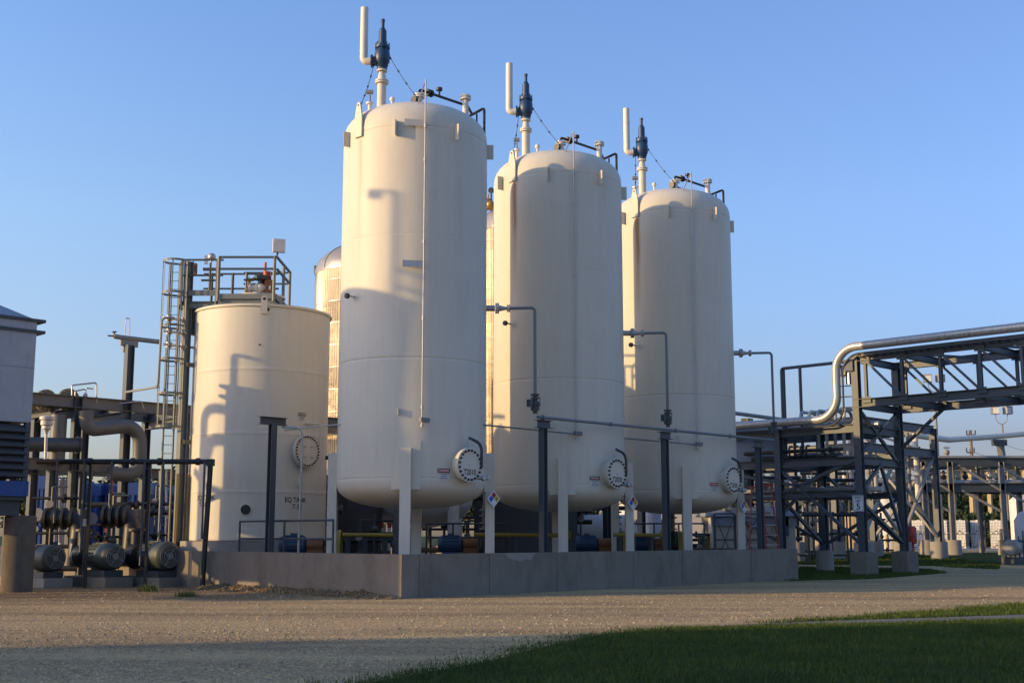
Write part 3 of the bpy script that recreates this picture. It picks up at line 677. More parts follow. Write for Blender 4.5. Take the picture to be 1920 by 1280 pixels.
for i, lab in enumerate(('grey drop pipe with valve beside the tank lettered T2010', 'grey drop pipe with valve beside the tank lettered T2020', 'grey drop pipe with valve seen against sky beside the tank lettered T2030')):
    o = T1 + U * SP * i; zN = tz(577); s0 = o + az(92) * (RT + .72); x1 = PP + U * SP * i
    t = thing('drop_pipe', lab, 'pipe', Vector((x1.x, x1.y, zp)), 'drop pipes from the side nozzles')
    zv0, zv1 = zp + .10, tz(740)
    MB().bend_tube([s0 + Z * zN, Vector((x1.x, x1.y, zN)), Vector((x1.x, x1.y, zv1))], .05, .12, 10).build('pipe', GREYP, t)
    b_ = Vector((x1.x, x1.y, 0)); v = MB()
    for f in (.0, .1, .36, .5, .78, 1.0): v.flange(b_ + Z * (zv0 + .12 + (zv1 - zv0 - .12) * f), Z, .135, .05)
    v.cyl(b_ + Z * zv0, b_ + Z * zv1, .075, n=12); v.ball(b_ + Z * (zv0 + .28), .14); v.cyl(b_ + Z * (zv0 + .28) - U * .28, b_ + Z * (zv0 + .28) + U * .2, .045, n=10)
    v.box(b_ + Z * (zv0 + .30) - U * .24, (.14, .14, .22), .78); v.beam(b_ + Z * (zv0 + .25) + U * .2, b_ + Z * (zv0 + .52) + U * .24, .04, .02); v.build('valve', STEEL_D, t)

# ------------------------------------------------------------------ EQ tank with its pedestal
ZB, ZT = 1.48, 9.36
t = thing('equalisation_tank', 'wide cream white open-topped looking tank lettered EQ TANK on pedestal', 'storage tank', EQ)
MB().cyl(EQ - Z * .05, EQ + Z * (ZB - .02), REQ + .28, n=64).build('pedestal', CONC_P, t)
pr = [(REQ - .02, ZB - .01), (REQ, ZB + .02), (REQ, ZB + .1)] + [q for z in (3.07, 5.0, 7.15) for q in ((REQ, z - .12), (REQ, z - .025), (REQ + .005, z - .012), (REQ + .005, z + .012), (REQ, z + .025), (REQ, z + .12))] + [(REQ, ZT - .2), (REQ, ZT - .07)]
eq_shell = MB().lathe(pr + [(REQ - .02, ZT - .05), (.02, ZT + .12)], EQ, Z, 96).build('shell', WHITE, t, sharp=60); eq_shell['rust'] = 0.0
MB().lathe([(REQ - .01, ZT - .08), (REQ + .055, ZT - .08), (REQ + .055, ZT), (REQ - .01, ZT)], EQ, Z, 96, cap=False).build('rim', WHITE, t)
def eaz(px, py, r=REQ): # azimuth of a pixel on the shell
    d = ray(px, py); k = d.xy.length_squared; o = Vector((-EQ.x, -EQ.y)); bq = (o.x * d.x + o.y * d.y) / k; cq = (o.length_squared - r * r) / k
    s = -bq - math.sqrt(max(0, bq * bq - cq)); P = Vector((d.x * s, d.y * s, EYE + d.z * s)); return math.degrees(math.atan2(P.x - EQ.x, -(P.y - EQ.y))), P.z
a, z = eaz(569, 846); d = az(a); mc = EQ + Z * z; side = Vector((-d.y, d.x, 0))
man = MB().cyl(mc + d * (REQ - .2), mc + d * (REQ + .16), .40, n=36).cyl(mc + d * (REQ + .10), mc + d * (REQ + .15), .56, n=40).build('manway', WHITE, t)
MB().cyl(mc + d * (REQ + .155), mc + d * (REQ + .20), .55, n=40).build('cover', WHITE, man)
b_ = MB()
for k in range(28):
    th = 2 * math.pi * k / 28; q = mc + (side * math.cos(th) + Z * math.sin(th)) * .485; b_.cyl(q + d * (REQ + .19), q + d * (REQ + .235), .03, n=8)
b_.build('bolts', BLACK, man)
hn = MB()
for sx_, sz_ in ((-.13, .15), (.2, .15), (-.13, -.2), (.2, -.2)): hn.cyl(mc + d * (REQ + .2) + side * (sx_ - .05) + Z * sz_, mc + d * (REQ + .22) + side * (sx_ + .05) + Z * sz_, .016, n=6)
hn.build('cover_handle', GALV, man)
MB().bend_tube([mc + d * (REQ + .05) + side * .0 + Z * .95, mc + d * (REQ + .12) + side * .62 + Z * .95, mc + d * (REQ + .12) + side * .62 + Z * .08, mc + d * (REQ + .12) + side * .5 + Z * .08], .03, .08, 8).build('davit', WHITE, man)
a, z = eaz(461, 955); d = az(a); q = EQ + Z * z
oz = MB().cyl(q + d * (REQ - .05), q + d * (REQ + .04), .185, n=28).build('outlet', WHITE, t); MB().cyl(q + d * (REQ + .03), q + d * (REQ + .046), .165, n=28).build('outlet_cap', BLACK, oz)
for txt, px, py in (('EQ TANK', 555, 937), ('T-58', 557, 950), ('EQ TANK', 385, 933), ('T-58', 380, 946)):
    a, z = eaz(px, py)
    text_to(MB(), txt, .23, cyl_fn((EQ.x, EQ.y, 0), a, REQ + .004, z), .86).build('lettering', LETTER, t)
a, z = eaz(566, 781); fn = cyl_fn((EQ.x, EQ.y, 0), a, REQ + .006, z)
def strip_on(fn, x0, x1, y0, y1, m, nm, par, k=6):
    vs = [fn(x0 + (x1 - x0) * j / k, y) for y in (y0, y1) for j in range(k + 1)]
    return MB().add(vs, [(j, j + 1, j + k + 2, j + k + 1) for j in range(k)]).build(nm, m, par)
sg = strip_on(fn, -.17, .17, -.16, .14, WPLAIN, 'danger_sign', t); strip_on(cyl_fn((EQ.x, EQ.y, 0), a, REQ + .009, z), -.165, .165, .03, .135, RUST, 'sign_band', sg)
tb = MB(); f3 = cyl_fn((EQ.x, EQ.y, 0), a, REQ + .012, z); text_to(tb, 'DANGER', .075, lambda x, y: f3(x, y + .083)); tb.build('lettering', SIGNW, sg)
tb = MB(); text_to(tb, 'CONFINED SPACE', .035, lambda x, y: f3(x, y + .0)); text_to(tb, 'ENTER BY', .035, lambda x, y: f3(x, y - .05)); text_to(tb, 'PERMIT ONLY', .035, lambda x, y: f3(x, y - .1)); tb.build('lettering', LETTER, sg)
a, z = eaz(495, 580); d = az(a); sd = Vector((-d.y, d.x, 0)); q = EQ + d * (REQ + .02)
pl = [(-.11, -.35), (.11, -.35), (.11, .12)] + [(.11 * math.cos(x), .16 + .11 * math.sin(x)) for x in np.linspace(.2, math.pi - .2, 7)] + [(-.11, .12)]
vs = [q + sd * x + Z * (ZT + y) + d * e for e in (.0, .06) for x, y in pl]; m = len(pl)
lg = MB().add(vs, [tuple(range(m)), tuple(reversed(range(m, 2 * m)))] + [(i, i + m, (i + 1) % m + m, (i + 1) % m) for i in range(m)]).build('lifting_lug', WHITE, t)
MB().cyl(q + d * .058 + Z * (ZT + .16), q + d * .066 + Z * (ZT + .16), .05, n=12).build('lug_hole', BLACK, lg)
tb = MB()
for px, py, s in ((500, 578, .03), (503, 580, .05), (487, 646, .03)):
    a, z = eaz(px, py); d = az(a); tb.cyl(EQ + d * (REQ - .01) + Z * z, EQ + d * (REQ + .02) + Z * z, s, n=10)
tb.build('plugged_hole', BLACK, t)
a, z = eaz(562, 905); d = az(a); MB().box(EQ + d * (REQ + .06) + Z * z, (.12, .12, .24), R_(a)).cyl(EQ + d * (REQ + .12) + Z * z, EQ + d * (REQ + .2) + Z * z, .03, n=8).build('small_bracket', WHITE, t)
# domed neck on the roof
MB().cyl(EQ + Vector((-.05, -.3, ZT + .02)), EQ + Vector((-.05, -.3, ZT + .55)), .78, n=40).lathe([(.86, 0), (.86, .07), (.1, .10)], EQ + Vector((-.05, -.3, ZT + .55)), Z, 40).build('roof_neck', WHITE, t)
# valves on the roof neck
VT = 'valves on the tank roof'
Yv = EQ.y - .5
def P3(px, py, Y=Yv): return at(px, py, Y)
o = P3(466, 551); t = thing('gate_valve', 'brass gate valve with hand wheel on roof of the EQ tank', 'valve', o, VT)
MB().ball(o + Z * .12, .14).cyl(o, o + Z * .45, .06, n=10).flange(o + Z * .02, Z, .17, .05).build('valve_body', BRASS, t)
w = MB(); n = 16; w.tube([o + Vector((.18 * math.cos(2 * math.pi * i / n), .18 * math.sin(2 * math.pi * i / n), .5)) for i in range(n + 1)], .016, 6, False); w.cyl(o + Z * .4, o + Z * .62, .02, n=6); w.beam(o + Vector((-.18, 0, .5)), o + Vector((.18, 0, .5)), .03, .02).beam(o + Vector((0, -.18, .5)), o + Vector((0, .18, .5)), .03, .02); w.build('hand_wheel', STEEL_D, t)
o = P3(488, 549); t = thing('control_valve', 'rusty red control valve with diaphragm top on the EQ tank roof', 'valve', o, VT)
MB().ball(o + Z * .16, .19).cyl(o + Z * .16 - Vector((.4, 0, 0)), o + Z * .16 + Vector((.42, 0, 0)), .12, n=14).flange(o + Z * .16 - Vector((.36, 0, 0)), (1, 0, 0), .19, .06).flange(o + Z * .16 - Vector((.12, 0, 0)), (1, 0, 0), .19, .06).flange(o + Z * .16 + Vector((.36, 0, 0)), (1, 0, 0), .17, .06).build('valve_body', CREAM, t)
MB().cyl(o + Z * .2, o + Z * .5, .09, n=12).lathe([(.05, .42), (.24, .46), (.26, .52), (.26, .56), (.2, .62), (.06, .64)], o, Z, 20).build('diaphragm', STEEL_D, t)
MB().cyl(o + Vector((.2, .1, .1)), o + Vector((.2, .1, .78)), .14, n=14).cyl(o + Vector((.13, .1, .78)), o + Vector((.13, .1, 1.12)), .045, n=10).build('actuator', RED, t)
MB().cyl(o + Vector((-.42, 0, .45)), o + Vector((-.2, 0, .5)), .06, n=10).tube([o + Vector((-.45, 0, .5)), o + Vector((-.45, 0, .25)), o + Vector((-.3, 0, .25))], .02, 6).build('positioner', BRASS, t)
o = P3(505, 549); t = thing('orange_actuator', 'orange boxy actuator at the right end of EQ tank roof platform', 'valve', o, VT)
MB().box(o + Z * .22, (.26, .3, .44)).box(o + Vector((-.2, 0, .1)), (.3, .22, .2)).build('housing', ORANGE, t); MB().cyl(o + Vector((.03, 0, .44)), o + Vector((.03, 0, .72)), .025, n=8).build('stem', STEEL_D, t)
# ------------------------------------------------------------------ access platform, caged ladder
t = thing('access_platform', 'grey steel access platform with railings and caged ladder over the EQ tank', 'platform', (EQ.x, EQ.y, ZT))
Yf, Yb = EQ.y - 1.5, EQ.y + .9
zd = zat(556, Yf); zr = zat(483, Yf); zmid = zat(505, Yf)
xl, xr = xat(411, Yf, 520), xat(515, Yf, 520)
fr = MB(); zk = zat(565, Yf)
for a_, b_ in (((xl, Yf), (xr, Yf)), ((xr, Yf), (xr, Yb)), ((xr, Yb), (xl, Yb)), ((xl, Yb), (xl, Yf))):
    fr.ibeam(Vector((*a_, zk + .02)), Vector((*b_, zk + .02)), .12, .22, tf=.016, tw=.012)
fr.build('deck_frame', STEEL_G, t)
MB().box(((xl + xr) / 2, (Yf + Yb) / 2 - .0, zk + .155), (xr - xl + .02, Yb - Yf + .02, .03)).build('grating', STEEL_D, t)
for a_, b_ in (((xl, Yf - .075), (xr + .08, Yf - .075)), ((xr + .075, Yf), (xr + .075, Yb))): MB().beam(Vector((*a_, zd + .0)), Vector((*b_, zd)), .012, .18).build('kick_plate', STEEL_G, t)
for z in (zr, zmid): MB().beam((xl, Yf - .08, z), (xr + .04, Yf - .08, z), .07, .07).build('rail', STEEL, t); MB().beam((xr + .08, Yf, z), (xr + .08, Yb, z), .07, .07).build('rail', STEEL, t); MB().beam((xl + .3, Yb + .08, z), (xr, Yb + .08, z), .06, .06).build('rail', STEEL, t)
for x, y in ((xl, Yf - .08), (xr + .0, Yf - .08), (xr + .08, (Yf + Yb) / 2), (xr + .08, Yb), (xl + .4, Yb + .08)): MB().beam((x, y, zk), (x, y, zr + .03), .085, .07, V).build('rail_post', STEEL_G, t)
for x, y in ((xl + .45, Yf + .02), (xr - .15, Yf + .02), (xr, Yb - .1)): MB().ibeam((x, y + .1, ZT - .03), (x, y + .1, zk - .1), .13, .13).build('stub_column', STEEL_G, t)
# landing at the ladder side
xa, xb = xat(346, Yf + .8, 520), xl - .05; y0, y1 = Yf + .4, Yb + .2
fr = MB(); z0 = zk - .06
for a_, b_ in (((xa, y0), (xb, y0)), ((xa, y1), (xb, y1)), ((xa, y0), (xa, y1))): fr.ibeam(Vector((*a_, z0)), Vector((*b_, z0)), .12, .22, tf=.016, tw=.012)
fr.build('landing_frame', STEEL_G, t); MB().box(((xa + xb) / 2, (y0 + y1) / 2, z0 + .13), (xb - xa, y1 - y0, .03)).build('grating', STEEL_D, t)
for z in (zat(488, y0), zat(517, y0)): MB().beam((xa, y0 - .07, z), (xb + .1, y0 - .07, z), .06, .06).build('landing_rail', STEEL_D, t); MB().beam((xa + .2, y1 + .07, z), (xb + 1.6, y1 + .07, z), .06, .06).build('landing_rail', STEEL_D, t)
MB().beam((xa, y0 - .08, zat(550, y0)), (xb, y0 - .08, zat(550, y0)), .012, .2).build('kick_plate', STEEL_G, t)
for x, y in ((xa + .03, y0 - .07), (xb - .1, y0 - .07), (xa + .5, y1 + .07), (xb - .1, y1 + .07)): MB().beam((x, y, z0), (x, y, zat(486, y0)), .08, .07, V).build('rail_post', STEEL, t)
for x in (xa + .45, xb - .3): MB().beam((x, y0 + .1, z0 - 1.0), (x, y0 + .1, z0), .1, .1, V).build('knee_post', STEEL_D, t)
# tall column and caged ladder beside it
xc = xat(346, y0, 700); base = 0.0
MB().ibeam((xc, y0, base), (xc, y0, zat(490, y0)), .24, .24, U, .018, .012).build('column', STEEL_G, t)
tn = MB().ibeam((xc - .02, y0 - .16, base), (xc - .02, y0 - .16, zat(888, y0)), .26, .06).beam((xc + .28, y0 - .02, base), (xc + .28, y0 - .02, zat(888, y0)), .1, .1, V); tn.build('tan_column_base', STEEL_B, t)
ld = MB(); lx0, lx1 = xat(311, y0, 700), xat(330, y0, 700); zt_, zb_ = zat(492, y0), 1.2
for x in (lx0, lx1): ld.beam((x, y0, zb_), (x, y0, zt_), .05, .06, V)
z = zb_ + .2
while z < zt_ - .1: ld.cyl((lx0, y0, z), (lx1, y0, z), .012, n=6); z += .3
ld.build('ladder', STEEL_G, t)
cg = MB(); xm = (lx0 + lx1) / 2; rr = .43; zc0 = zat(800, y0)
hoops = [zat(p_, y0) for p_ in (490, 550, 612, 674, 738, 800)]
def hoop(z, n=14): return [Vector((xm - rr * math.sin(math.pi * i / n) * 1.05 + .0, y0 - rr * math.cos(math.pi * i / n), z)) for i in range(n + 1)]
for z in hoops:
    pts = [Vector((lx1 + .04, y0 - .0, z))] ; h = [Vector((xm + rr * math.cos(a_), y0 + rr * math.sin(a_), z)) for a_ in np.linspace(R_(20), R_(340), 18)]
    for p_, q_ in zip(h[:-1], h[1:]): cg.beam(p_, q_, .012, .075)
for a_ in np.linspace(R_(40), R_(320), 7):
    p_ = Vector((xm + rr * math.cos(a_), y0 + rr * math.sin(a_), 0)); cg.beam(p_ + Z * zc0, p_ + Z * hoops[0], .045, .010, Vector((math.cos(a_), math.sin(a_), 0)))
cg.build('safety_cage', STEEL_G, t)
br = MB()
for py in (683, 828): br.beam((xc, y0, zat(py, y0)), (EQ.x - REQ * .75, EQ.y - .6, zat(py, y0)), .12, .14)
br.build('brace', STEEL_B, t)
# antenna box on the corner of the railing
o = Vector((xr + .06, Yf - .08, zr)); t2 = thing('antenna_box', 'white flat antenna box on the corner of the platform railing', 'antenna', o)
bx = at(523, 461, Yf); MB().box((bx.x, bx.y, bx.z), (.42, .16, .46), .35).build('housing', WPLAIN, t2); MB().cyl(o, (bx.x - .03, bx.y, bx.z - .2), .035, n=8).build('mast', STEEL, t2)
o = at(394, 510, Yf + 1.4); t2 = thing('instrument_stand', 'dark instrument with round lamp head on the platform landing', 'instrument', o)
MB().cyl(o - Z * .7, o + Z * .35, .045, n=8).box(o + Z * .1, (.5, .1, .1)).box(o - Z * .3, (.6, .1, .06)).build('stand', STEEL_D, t2); hd = at(397, 482, Yf + 1.4); MB().ball(hd, .15).cyl(hd - Z * .05, o + Z * .3, .04, n=8).box(hd + Vector((-.2, 0, -.1)), (.1, .1, .3)).build('lamp_head', GALV, t2)
o = at(363, 505, Yf + 1.0); t2 = thing('call_box', 'rusty orange box hanging on the platform landing railing', 'box', o); MB().box(o, (.22, .18, .42)).box(o + Vector((-.2, 0, .1)), (.2, .06, .08)).build('housing', RUST, t2)
# three small valved pipes between ladder and tank
for i, py in enumerate((595, 620, 645)):
    q = at(306, py, y0 - .5); e = Vector((EQ.x - REQ * .9, y0 - .5 + .9, q.z)); t2 = thing('sample_pipe', 'cream flanged sample pipe at the ladder, %s of three stacked' % ('uppermost', 'middle one', 'lowest')[i], 'pipe', q, 'sample pipes at the caged ladder')
    b2 = MB().tube([q, q + (e - q) * 1.0], .045, 10); dd = (e - q).normalized()
    for f in (.12, .22, .52, .62): b2.flange(q + (e - q) * f, dd, .10, .04)
    b2.build('pipe', CREAM, t2)
    for f in (.17, .57): MB().ball(q + (e - q) * f, .10).cyl(q + (e - q) * f, q + (e - q) * f - Z * .16, .05, n=8).cyl(q + (e - q) * f, q + (e - q) * f + Z * .1, .05, n=8).build('valve', STEEL_L, t2)
q = at(304, 595, y0 - .55); t2 = thing('riser_pipe', 'slim pale riser pipe beside the ladder cage turning left to steel post', 'pipe', (q.x, q.y, zat(730, q.y)))
e0 = at(296, 725, y0 - .55); e1 = at(236, 735, y0 + 3.5); MB().bend_tube([q + Vector((.4, .1, 0)), q, e0, e1], .042, .15, 10).build('pipe', STEEL_L, t2)

# ------------------------------------------------------------------ aluminium clad vessels behind
def clad_vessel(px, Y, R, zs, zb, lab, legs=True, mat=SILVER):
    c = Vector((xat(px, Y, 650), Y, 0)); t = thing('insulated_vessel', lab, 'storage tank', c, 'aluminium clad vessels behind the white tanks')
    mb = MB(); pr = [(R, zb), (R, zs)]
    mb.lathe(pr, c, Z, 96, cap=False); mb.build('cladding', mat, t)
    bd = MB(); z = zb + .6
    while z < zs: bd.lathe([(R + .002, z), (R + .009, z + .004), (R + .009, z + .022), (R + .002, z + .026)], c, Z, 64, cap=False); z += 1.05
    bd.build('band', SILVER_P, t)
    n = 12; dome = [(R + .02, zs - .02), (R + .02, zs + .08)] + [(max(.01, R * math.cos(math.pi / 2 * i / n) ** .85), zs + .08 + 1.5 * math.sin(math.pi / 2 * i / n)) for i in range(n + 1)]
    dm = MB().lathe(dome, c, Z, 64).build('dome', SILVER_D, t); sm = MB()
    for k in range(12):
        a = k * math.pi / 6 + .2; sm.tube([c + Vector((math.cos(a) * (r_ + .01), math.sin(a) * (r_ + .01), z_ + .01)) for r_, z_ in dome[2:-1]], .022, 5)
    sm.build('seam', SILVER_D, dm)
    MB().lathe([(.3, zb - 1.0), (R * .6, zb - .75), (R - .05, zb)], c, Z, 48).build('bottom', WPLAIN, t)
    for k in range(4):
        a = k * math.pi / 2 + .7; MB().beam(c + Vector((math.cos(a) * R * .9, math.sin(a) * R * .9, 0)), c + Vector((math.cos(a) * R * .9, math.sin(a) * R * .9, zb + .4)), .35, .35, U).build('leg', STEEL, t)
    return t, c
S1, cS1 = clad_vessel(694, 59.0, 2.72, zat(503, 57), 4.6, 'shiny aluminium clad vessel with domed top behind the EQ tank')
MB().cyl(cS1 + Vector((-2.72, -.4, zat(500, 57))), cS1 + Vector((-2.72, -.4, zat(484, 57))), .05, n=8).build('lifting_stub', STEEL_D, S1)
S2, cS2 = clad_vessel(1000, 52.6, 2.3, zat(424, 51), 3.0, 'aluminium clad vessel glimpsed between the first two white tanks')
iv = MB(); o = at(916, 372, 51.5); iv.cyl(at(921, 395, 51.5), at(921, 357, 51.5), .04, n=8).flange(at(921, 357, 51.5), (0, 1, 0), .13, .06); iv.build('pressure_gauge', STEEL_D, S2)
iv = MB(); iv.ball(at(919, 384, 51.5), .2).ball(at(914, 378, 51.5), .16).cyl(at(906, 392, 51.5), at(930, 388, 51.5), .1, n=10).cyl(at(915, 388, 51.5), at(915, 364, 51.5), .04, n=8); iv.build('brass_valve', BRASS, S2)
# plain white vessel hidden behind the nearest tank, its dished bottom shows
c = Vector((xat(780, 48, 960), 48.0, 0)); t = thing('dished_vessel', 'white vessel behind the nearest tank, only dished bottom and legs visible', 'storage tank', c)
pr = [(max(.02, 2.2 * math.sin(x)), 2.95 - 1.05 * math.cos(x)) for x in np.linspace(.01, math.pi / 2, 10)]; MB().lathe(pr + [(2.2, 8.8), (1.6, 9.6), (.1, 9.9)], c, Z, 64).build('shell', WPLAIN, t)
for k in range(4): MB().box(c + az(k * 90 + 45) * 2.15 + Z * 2.0, (.3, .3, 4.0), R_(45)).build('leg', WPLAIN, t)

# ------------------------------------------------------------------ equipment inside the yard
def pump_skid(o, ang, lab):
    t = thing('pump_skid', lab, 'pump', o, 'motor driven pumps in the tank yard'); d = Vector((math.cos(ang), math.sin(ang), 0)); s = Vector((-d.y, d.x, 0))
    MB().box(o + Z * .45 + d * .55, (2.5, .9, .9), ang).build('plinth', CONC, t)
    m = o + Z * 1.34; mo = MB().cyl(m - d * .35, m + d * .35, .29, n=20).cyl(m - d * .45, m - d * .35, .24, .29, n=20).cyl(m + d * .35, m + d * .42, .29, .18, n=20).box(m + s * .0 + Z * .3, (.2, .2, .16), ang)
    for k in range(16): a = k * math.pi / 8; mo.beam(m - d * .3 + (s * math.cos(a) + Z * math.sin(a)) * .3, m + d * .3 + (s * math.cos(a) + Z * math.sin(a)) * .3, .02, .04, s * math.cos(a) + Z * math.sin(a))
    mo.box(o + Z * .98, (.6, .5, .18), ang); mo.build('motor', BLUE_M, t)
    MB().cyl(m + d * .43, m + d * .95, .2, n=16).box(m + d * .7 - Z * .28, (.5, .3, .35), ang).build('coupling_guard', ORANGE, t)
    MB().lathe([(.05, -.12), (.45, -.12), (.5, 0), (.45, .12), (.05, .12)], m + d * 1.2, d, 28).box(m + d * 1.2 - Z * .28, (.4, .5, .35), ang).build('volute', PIPE_D, t)
    g = MB(); arc = [m + d * 1.42 + (s * math.cos(a) + Z * math.sin(a)) * .47 for a in np.linspace(-.1, math.pi + .1, 14)]
    arc = [arc[0] - Z * .55] + arc + [arc[-1] - Z * .55]
    for p_, q_ in zip(arc[:-1], arc[1:]): g.beam(p_, q_, .03, .2, d)
    g.build('belt_guard', YELLOW, t)
    v = MB().cyl(m + d * 1.2 + Z * .4, m + d * 1.2 + Z * 1.35, .09, n=12)
    for z in (.55, .75, 1.0, 1.2): v.flange(m + d * 1.2 + Z * z, Z, .18, .06)
    v.bend_tube([m + d * 1.2 + Z * 1.3, m + d * 1.2 + Z * 2.6, m + d * 2.1 + Z * 2.6], .05, .1, 8); v.build('discharge_pipe', STEEL_L, t)
    MB().cyl(m + d * 1.55 + Z * 1.9 - s * .12, m + d * 1.55 + Z * 1.9 - s * .18, .14, n=18).build('gauge', PIPE_D, t)
    return t
p0 = onplane(551, 1005, C0 + U * 2.0, V); pump_skid(Vector((p0.x, p0.y, 0)), math.atan2(U.y, U.x) - .75, 'blue motor pump with yellow guard left of the nearest tank legs')
p0 = at(845, 1000, 44); pump_skid(Vector((p0.x, p0.y, 0)), .1, 'blue motor pump with yellow guard standing in shade under the nearest tank')
p0 = at(1100, 1000, 48); pump_skid(Vector((p0.x, p0.y, 0)), .1, 'blue motor pump standing in shade under the middle tank')
p0 = at(1205, 1000, 49); pump_skid(Vector((p0.x, p0.y, 0)), .05, 'blue motor pump against bright background under the farthest tank')
# yellow pipes at waist height
for x0, x1, Y, lab in ((640, 745, 42.5, 'yellow horizontal pipe under the nearest tank, left of its front leg'), (890, 1068, 43.5, 'yellow horizontal pipe between the nearest and middle tanks'), (1150, 1240, 46, 'yellow horizontal pipe under the farthest tank')):
    a = at(x0, 1002, Y); b_ = at(x1, 1003, Y); t = thing('yellow_pipe', lab, 'pipe', Vector((a.x, Y, 0)), 'yellow pipes in the tank yard')
    MB().cyl(a, b_, .07, n=12).flange(b_, (1, 0, 0), .17, .08).build('pipe', YELLOW, t); s = MB()
    for f in (.12, .42, .78): q = a.lerp(b_, f); s.beam(Vector((q.x, q.y, 0)), q - Z * .08, .14, .14, V)
    s.build('stand', STEEL_D, t)
# dark process piping behind, each bay of it a thing
def pipe_bay(px0, px1, Y, seed, lab, ztop=4.2):
    r = random.Random(seed); a = at(px0, 990, Y); b_ = at(px1, 990, Y); o = Vector((a.x, Y, 0)); t = thing('piping_manifold', lab, 'piping', o, 'dark piping manifolds behind the tank legs'); w = b_.x - a.x
    for k in range(5):
        h = MB()
        z = .6 + k * (ztop - .6) / 5 + r.uniform(-.15, .15); y = Y + r.uniform(-.6, .6); h.cyl((a.x, y, z), (b_.x, y, z), r.choice((.05, .07, .10)), n=8)
        x = r.uniform(a.x, b_.x); h.flange((x, y, z), (1, 0, 0), .17, .09); h.flange((x + .3, y, z), (1, 0, 0), .16, .09); h.build('header', PIPE_D, t)
    for k in range(int(w / .55)):
        v = MB(); x = a.x + (k + .5 + r.uniform(-.3, .3)) * .55; y = Y + r.uniform(-.8, .5); z1 = r.uniform(1.6, ztop); v.cyl((x, y, 0), (x, y, z1), r.choice((.035, .05, .08)), n=8)
        if r.random() < .75: z = r.uniform(.9, z1 - .2); v.ball((x, y, z), .15).cyl((x, y - .3, z), (x, y + .2, z), .05, n=8)
        if r.random() < .4: v.cyl((x, y, z1), (x + .5, y, z1), .04, n=8); MB().cyl((x, y - .22, z1 - .6), (x, y - .05, z1 - .6), .13, n=14).build('gauge', STEEL_L, t)
        v.build('riser', STEEL_D, t)
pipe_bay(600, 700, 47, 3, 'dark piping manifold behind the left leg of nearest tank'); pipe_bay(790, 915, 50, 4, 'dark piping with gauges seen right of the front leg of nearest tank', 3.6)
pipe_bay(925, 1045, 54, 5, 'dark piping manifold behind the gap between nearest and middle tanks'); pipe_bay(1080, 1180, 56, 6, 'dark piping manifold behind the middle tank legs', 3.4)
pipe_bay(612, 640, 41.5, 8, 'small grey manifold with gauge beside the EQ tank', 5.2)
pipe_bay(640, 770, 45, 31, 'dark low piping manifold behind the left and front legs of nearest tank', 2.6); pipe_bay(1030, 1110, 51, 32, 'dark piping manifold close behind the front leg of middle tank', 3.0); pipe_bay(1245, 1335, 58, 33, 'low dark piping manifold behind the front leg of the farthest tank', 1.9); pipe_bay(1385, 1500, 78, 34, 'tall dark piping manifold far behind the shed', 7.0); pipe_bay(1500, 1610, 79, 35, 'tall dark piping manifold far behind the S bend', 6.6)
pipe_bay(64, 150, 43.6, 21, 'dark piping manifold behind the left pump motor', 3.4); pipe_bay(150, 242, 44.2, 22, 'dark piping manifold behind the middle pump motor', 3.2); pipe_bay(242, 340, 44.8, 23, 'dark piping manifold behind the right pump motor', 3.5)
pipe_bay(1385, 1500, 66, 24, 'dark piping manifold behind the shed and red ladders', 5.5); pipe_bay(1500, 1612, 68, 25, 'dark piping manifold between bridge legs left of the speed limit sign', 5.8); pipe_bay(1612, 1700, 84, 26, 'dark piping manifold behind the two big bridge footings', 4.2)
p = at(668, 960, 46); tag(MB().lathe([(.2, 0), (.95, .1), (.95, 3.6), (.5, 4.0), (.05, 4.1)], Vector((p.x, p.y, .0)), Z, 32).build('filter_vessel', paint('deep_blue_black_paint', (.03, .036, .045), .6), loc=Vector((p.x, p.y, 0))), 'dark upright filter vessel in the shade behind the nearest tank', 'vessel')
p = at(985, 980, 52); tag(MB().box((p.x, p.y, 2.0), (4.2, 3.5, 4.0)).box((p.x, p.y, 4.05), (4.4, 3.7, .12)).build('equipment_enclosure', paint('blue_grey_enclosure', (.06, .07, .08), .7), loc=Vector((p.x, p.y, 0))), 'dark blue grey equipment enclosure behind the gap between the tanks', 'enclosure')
p = at(1117, 1004, 55); t = thing('horizontal_drum', 'white horizontal drum lying in the shade behind the middle tank', 'drum', Vector((p.x, p.y, 0)))
MB().lathe([(.05, -1.9), (.6, -1.75), (.85, -1.4), (.85, 1.4), (.6, 1.75), (.05, 1.9)], Vector((p.x, p.y, 1.7)), Vector((1, 0, 0)), 28).build('shell', WPLAIN, t)
for s in (-1, 1): MB().box((p.x + s, p.y, .5), (.2, 1.1, 1.0)).build('saddle', CONC, t)
rl = thing('dark_railing', 'dark pipe handrail on the yard floor around the EQ tank side', 'railing', C0 + V * 9 + U * 1.1); q0 = onplane(450, 977, C0 + U * 1.0, V); q1 = onplane(625, 977, C0 + U * 1.0, V); h = MB()
for z in (0, -.55): h.tube([q0 + Z * z, Vector((q1.x, q1.y, q0.z + z))], .035, 8)
h.build('rail', STEEL_D, rl)
for f in (0, .5, 1): q = q0.lerp(Vector((q1.x, q1.y, q0.z)), f); MB().cyl(Vector((q.x, q.y, 0)), q, .035, n=8).build('post', STEEL_D, rl)
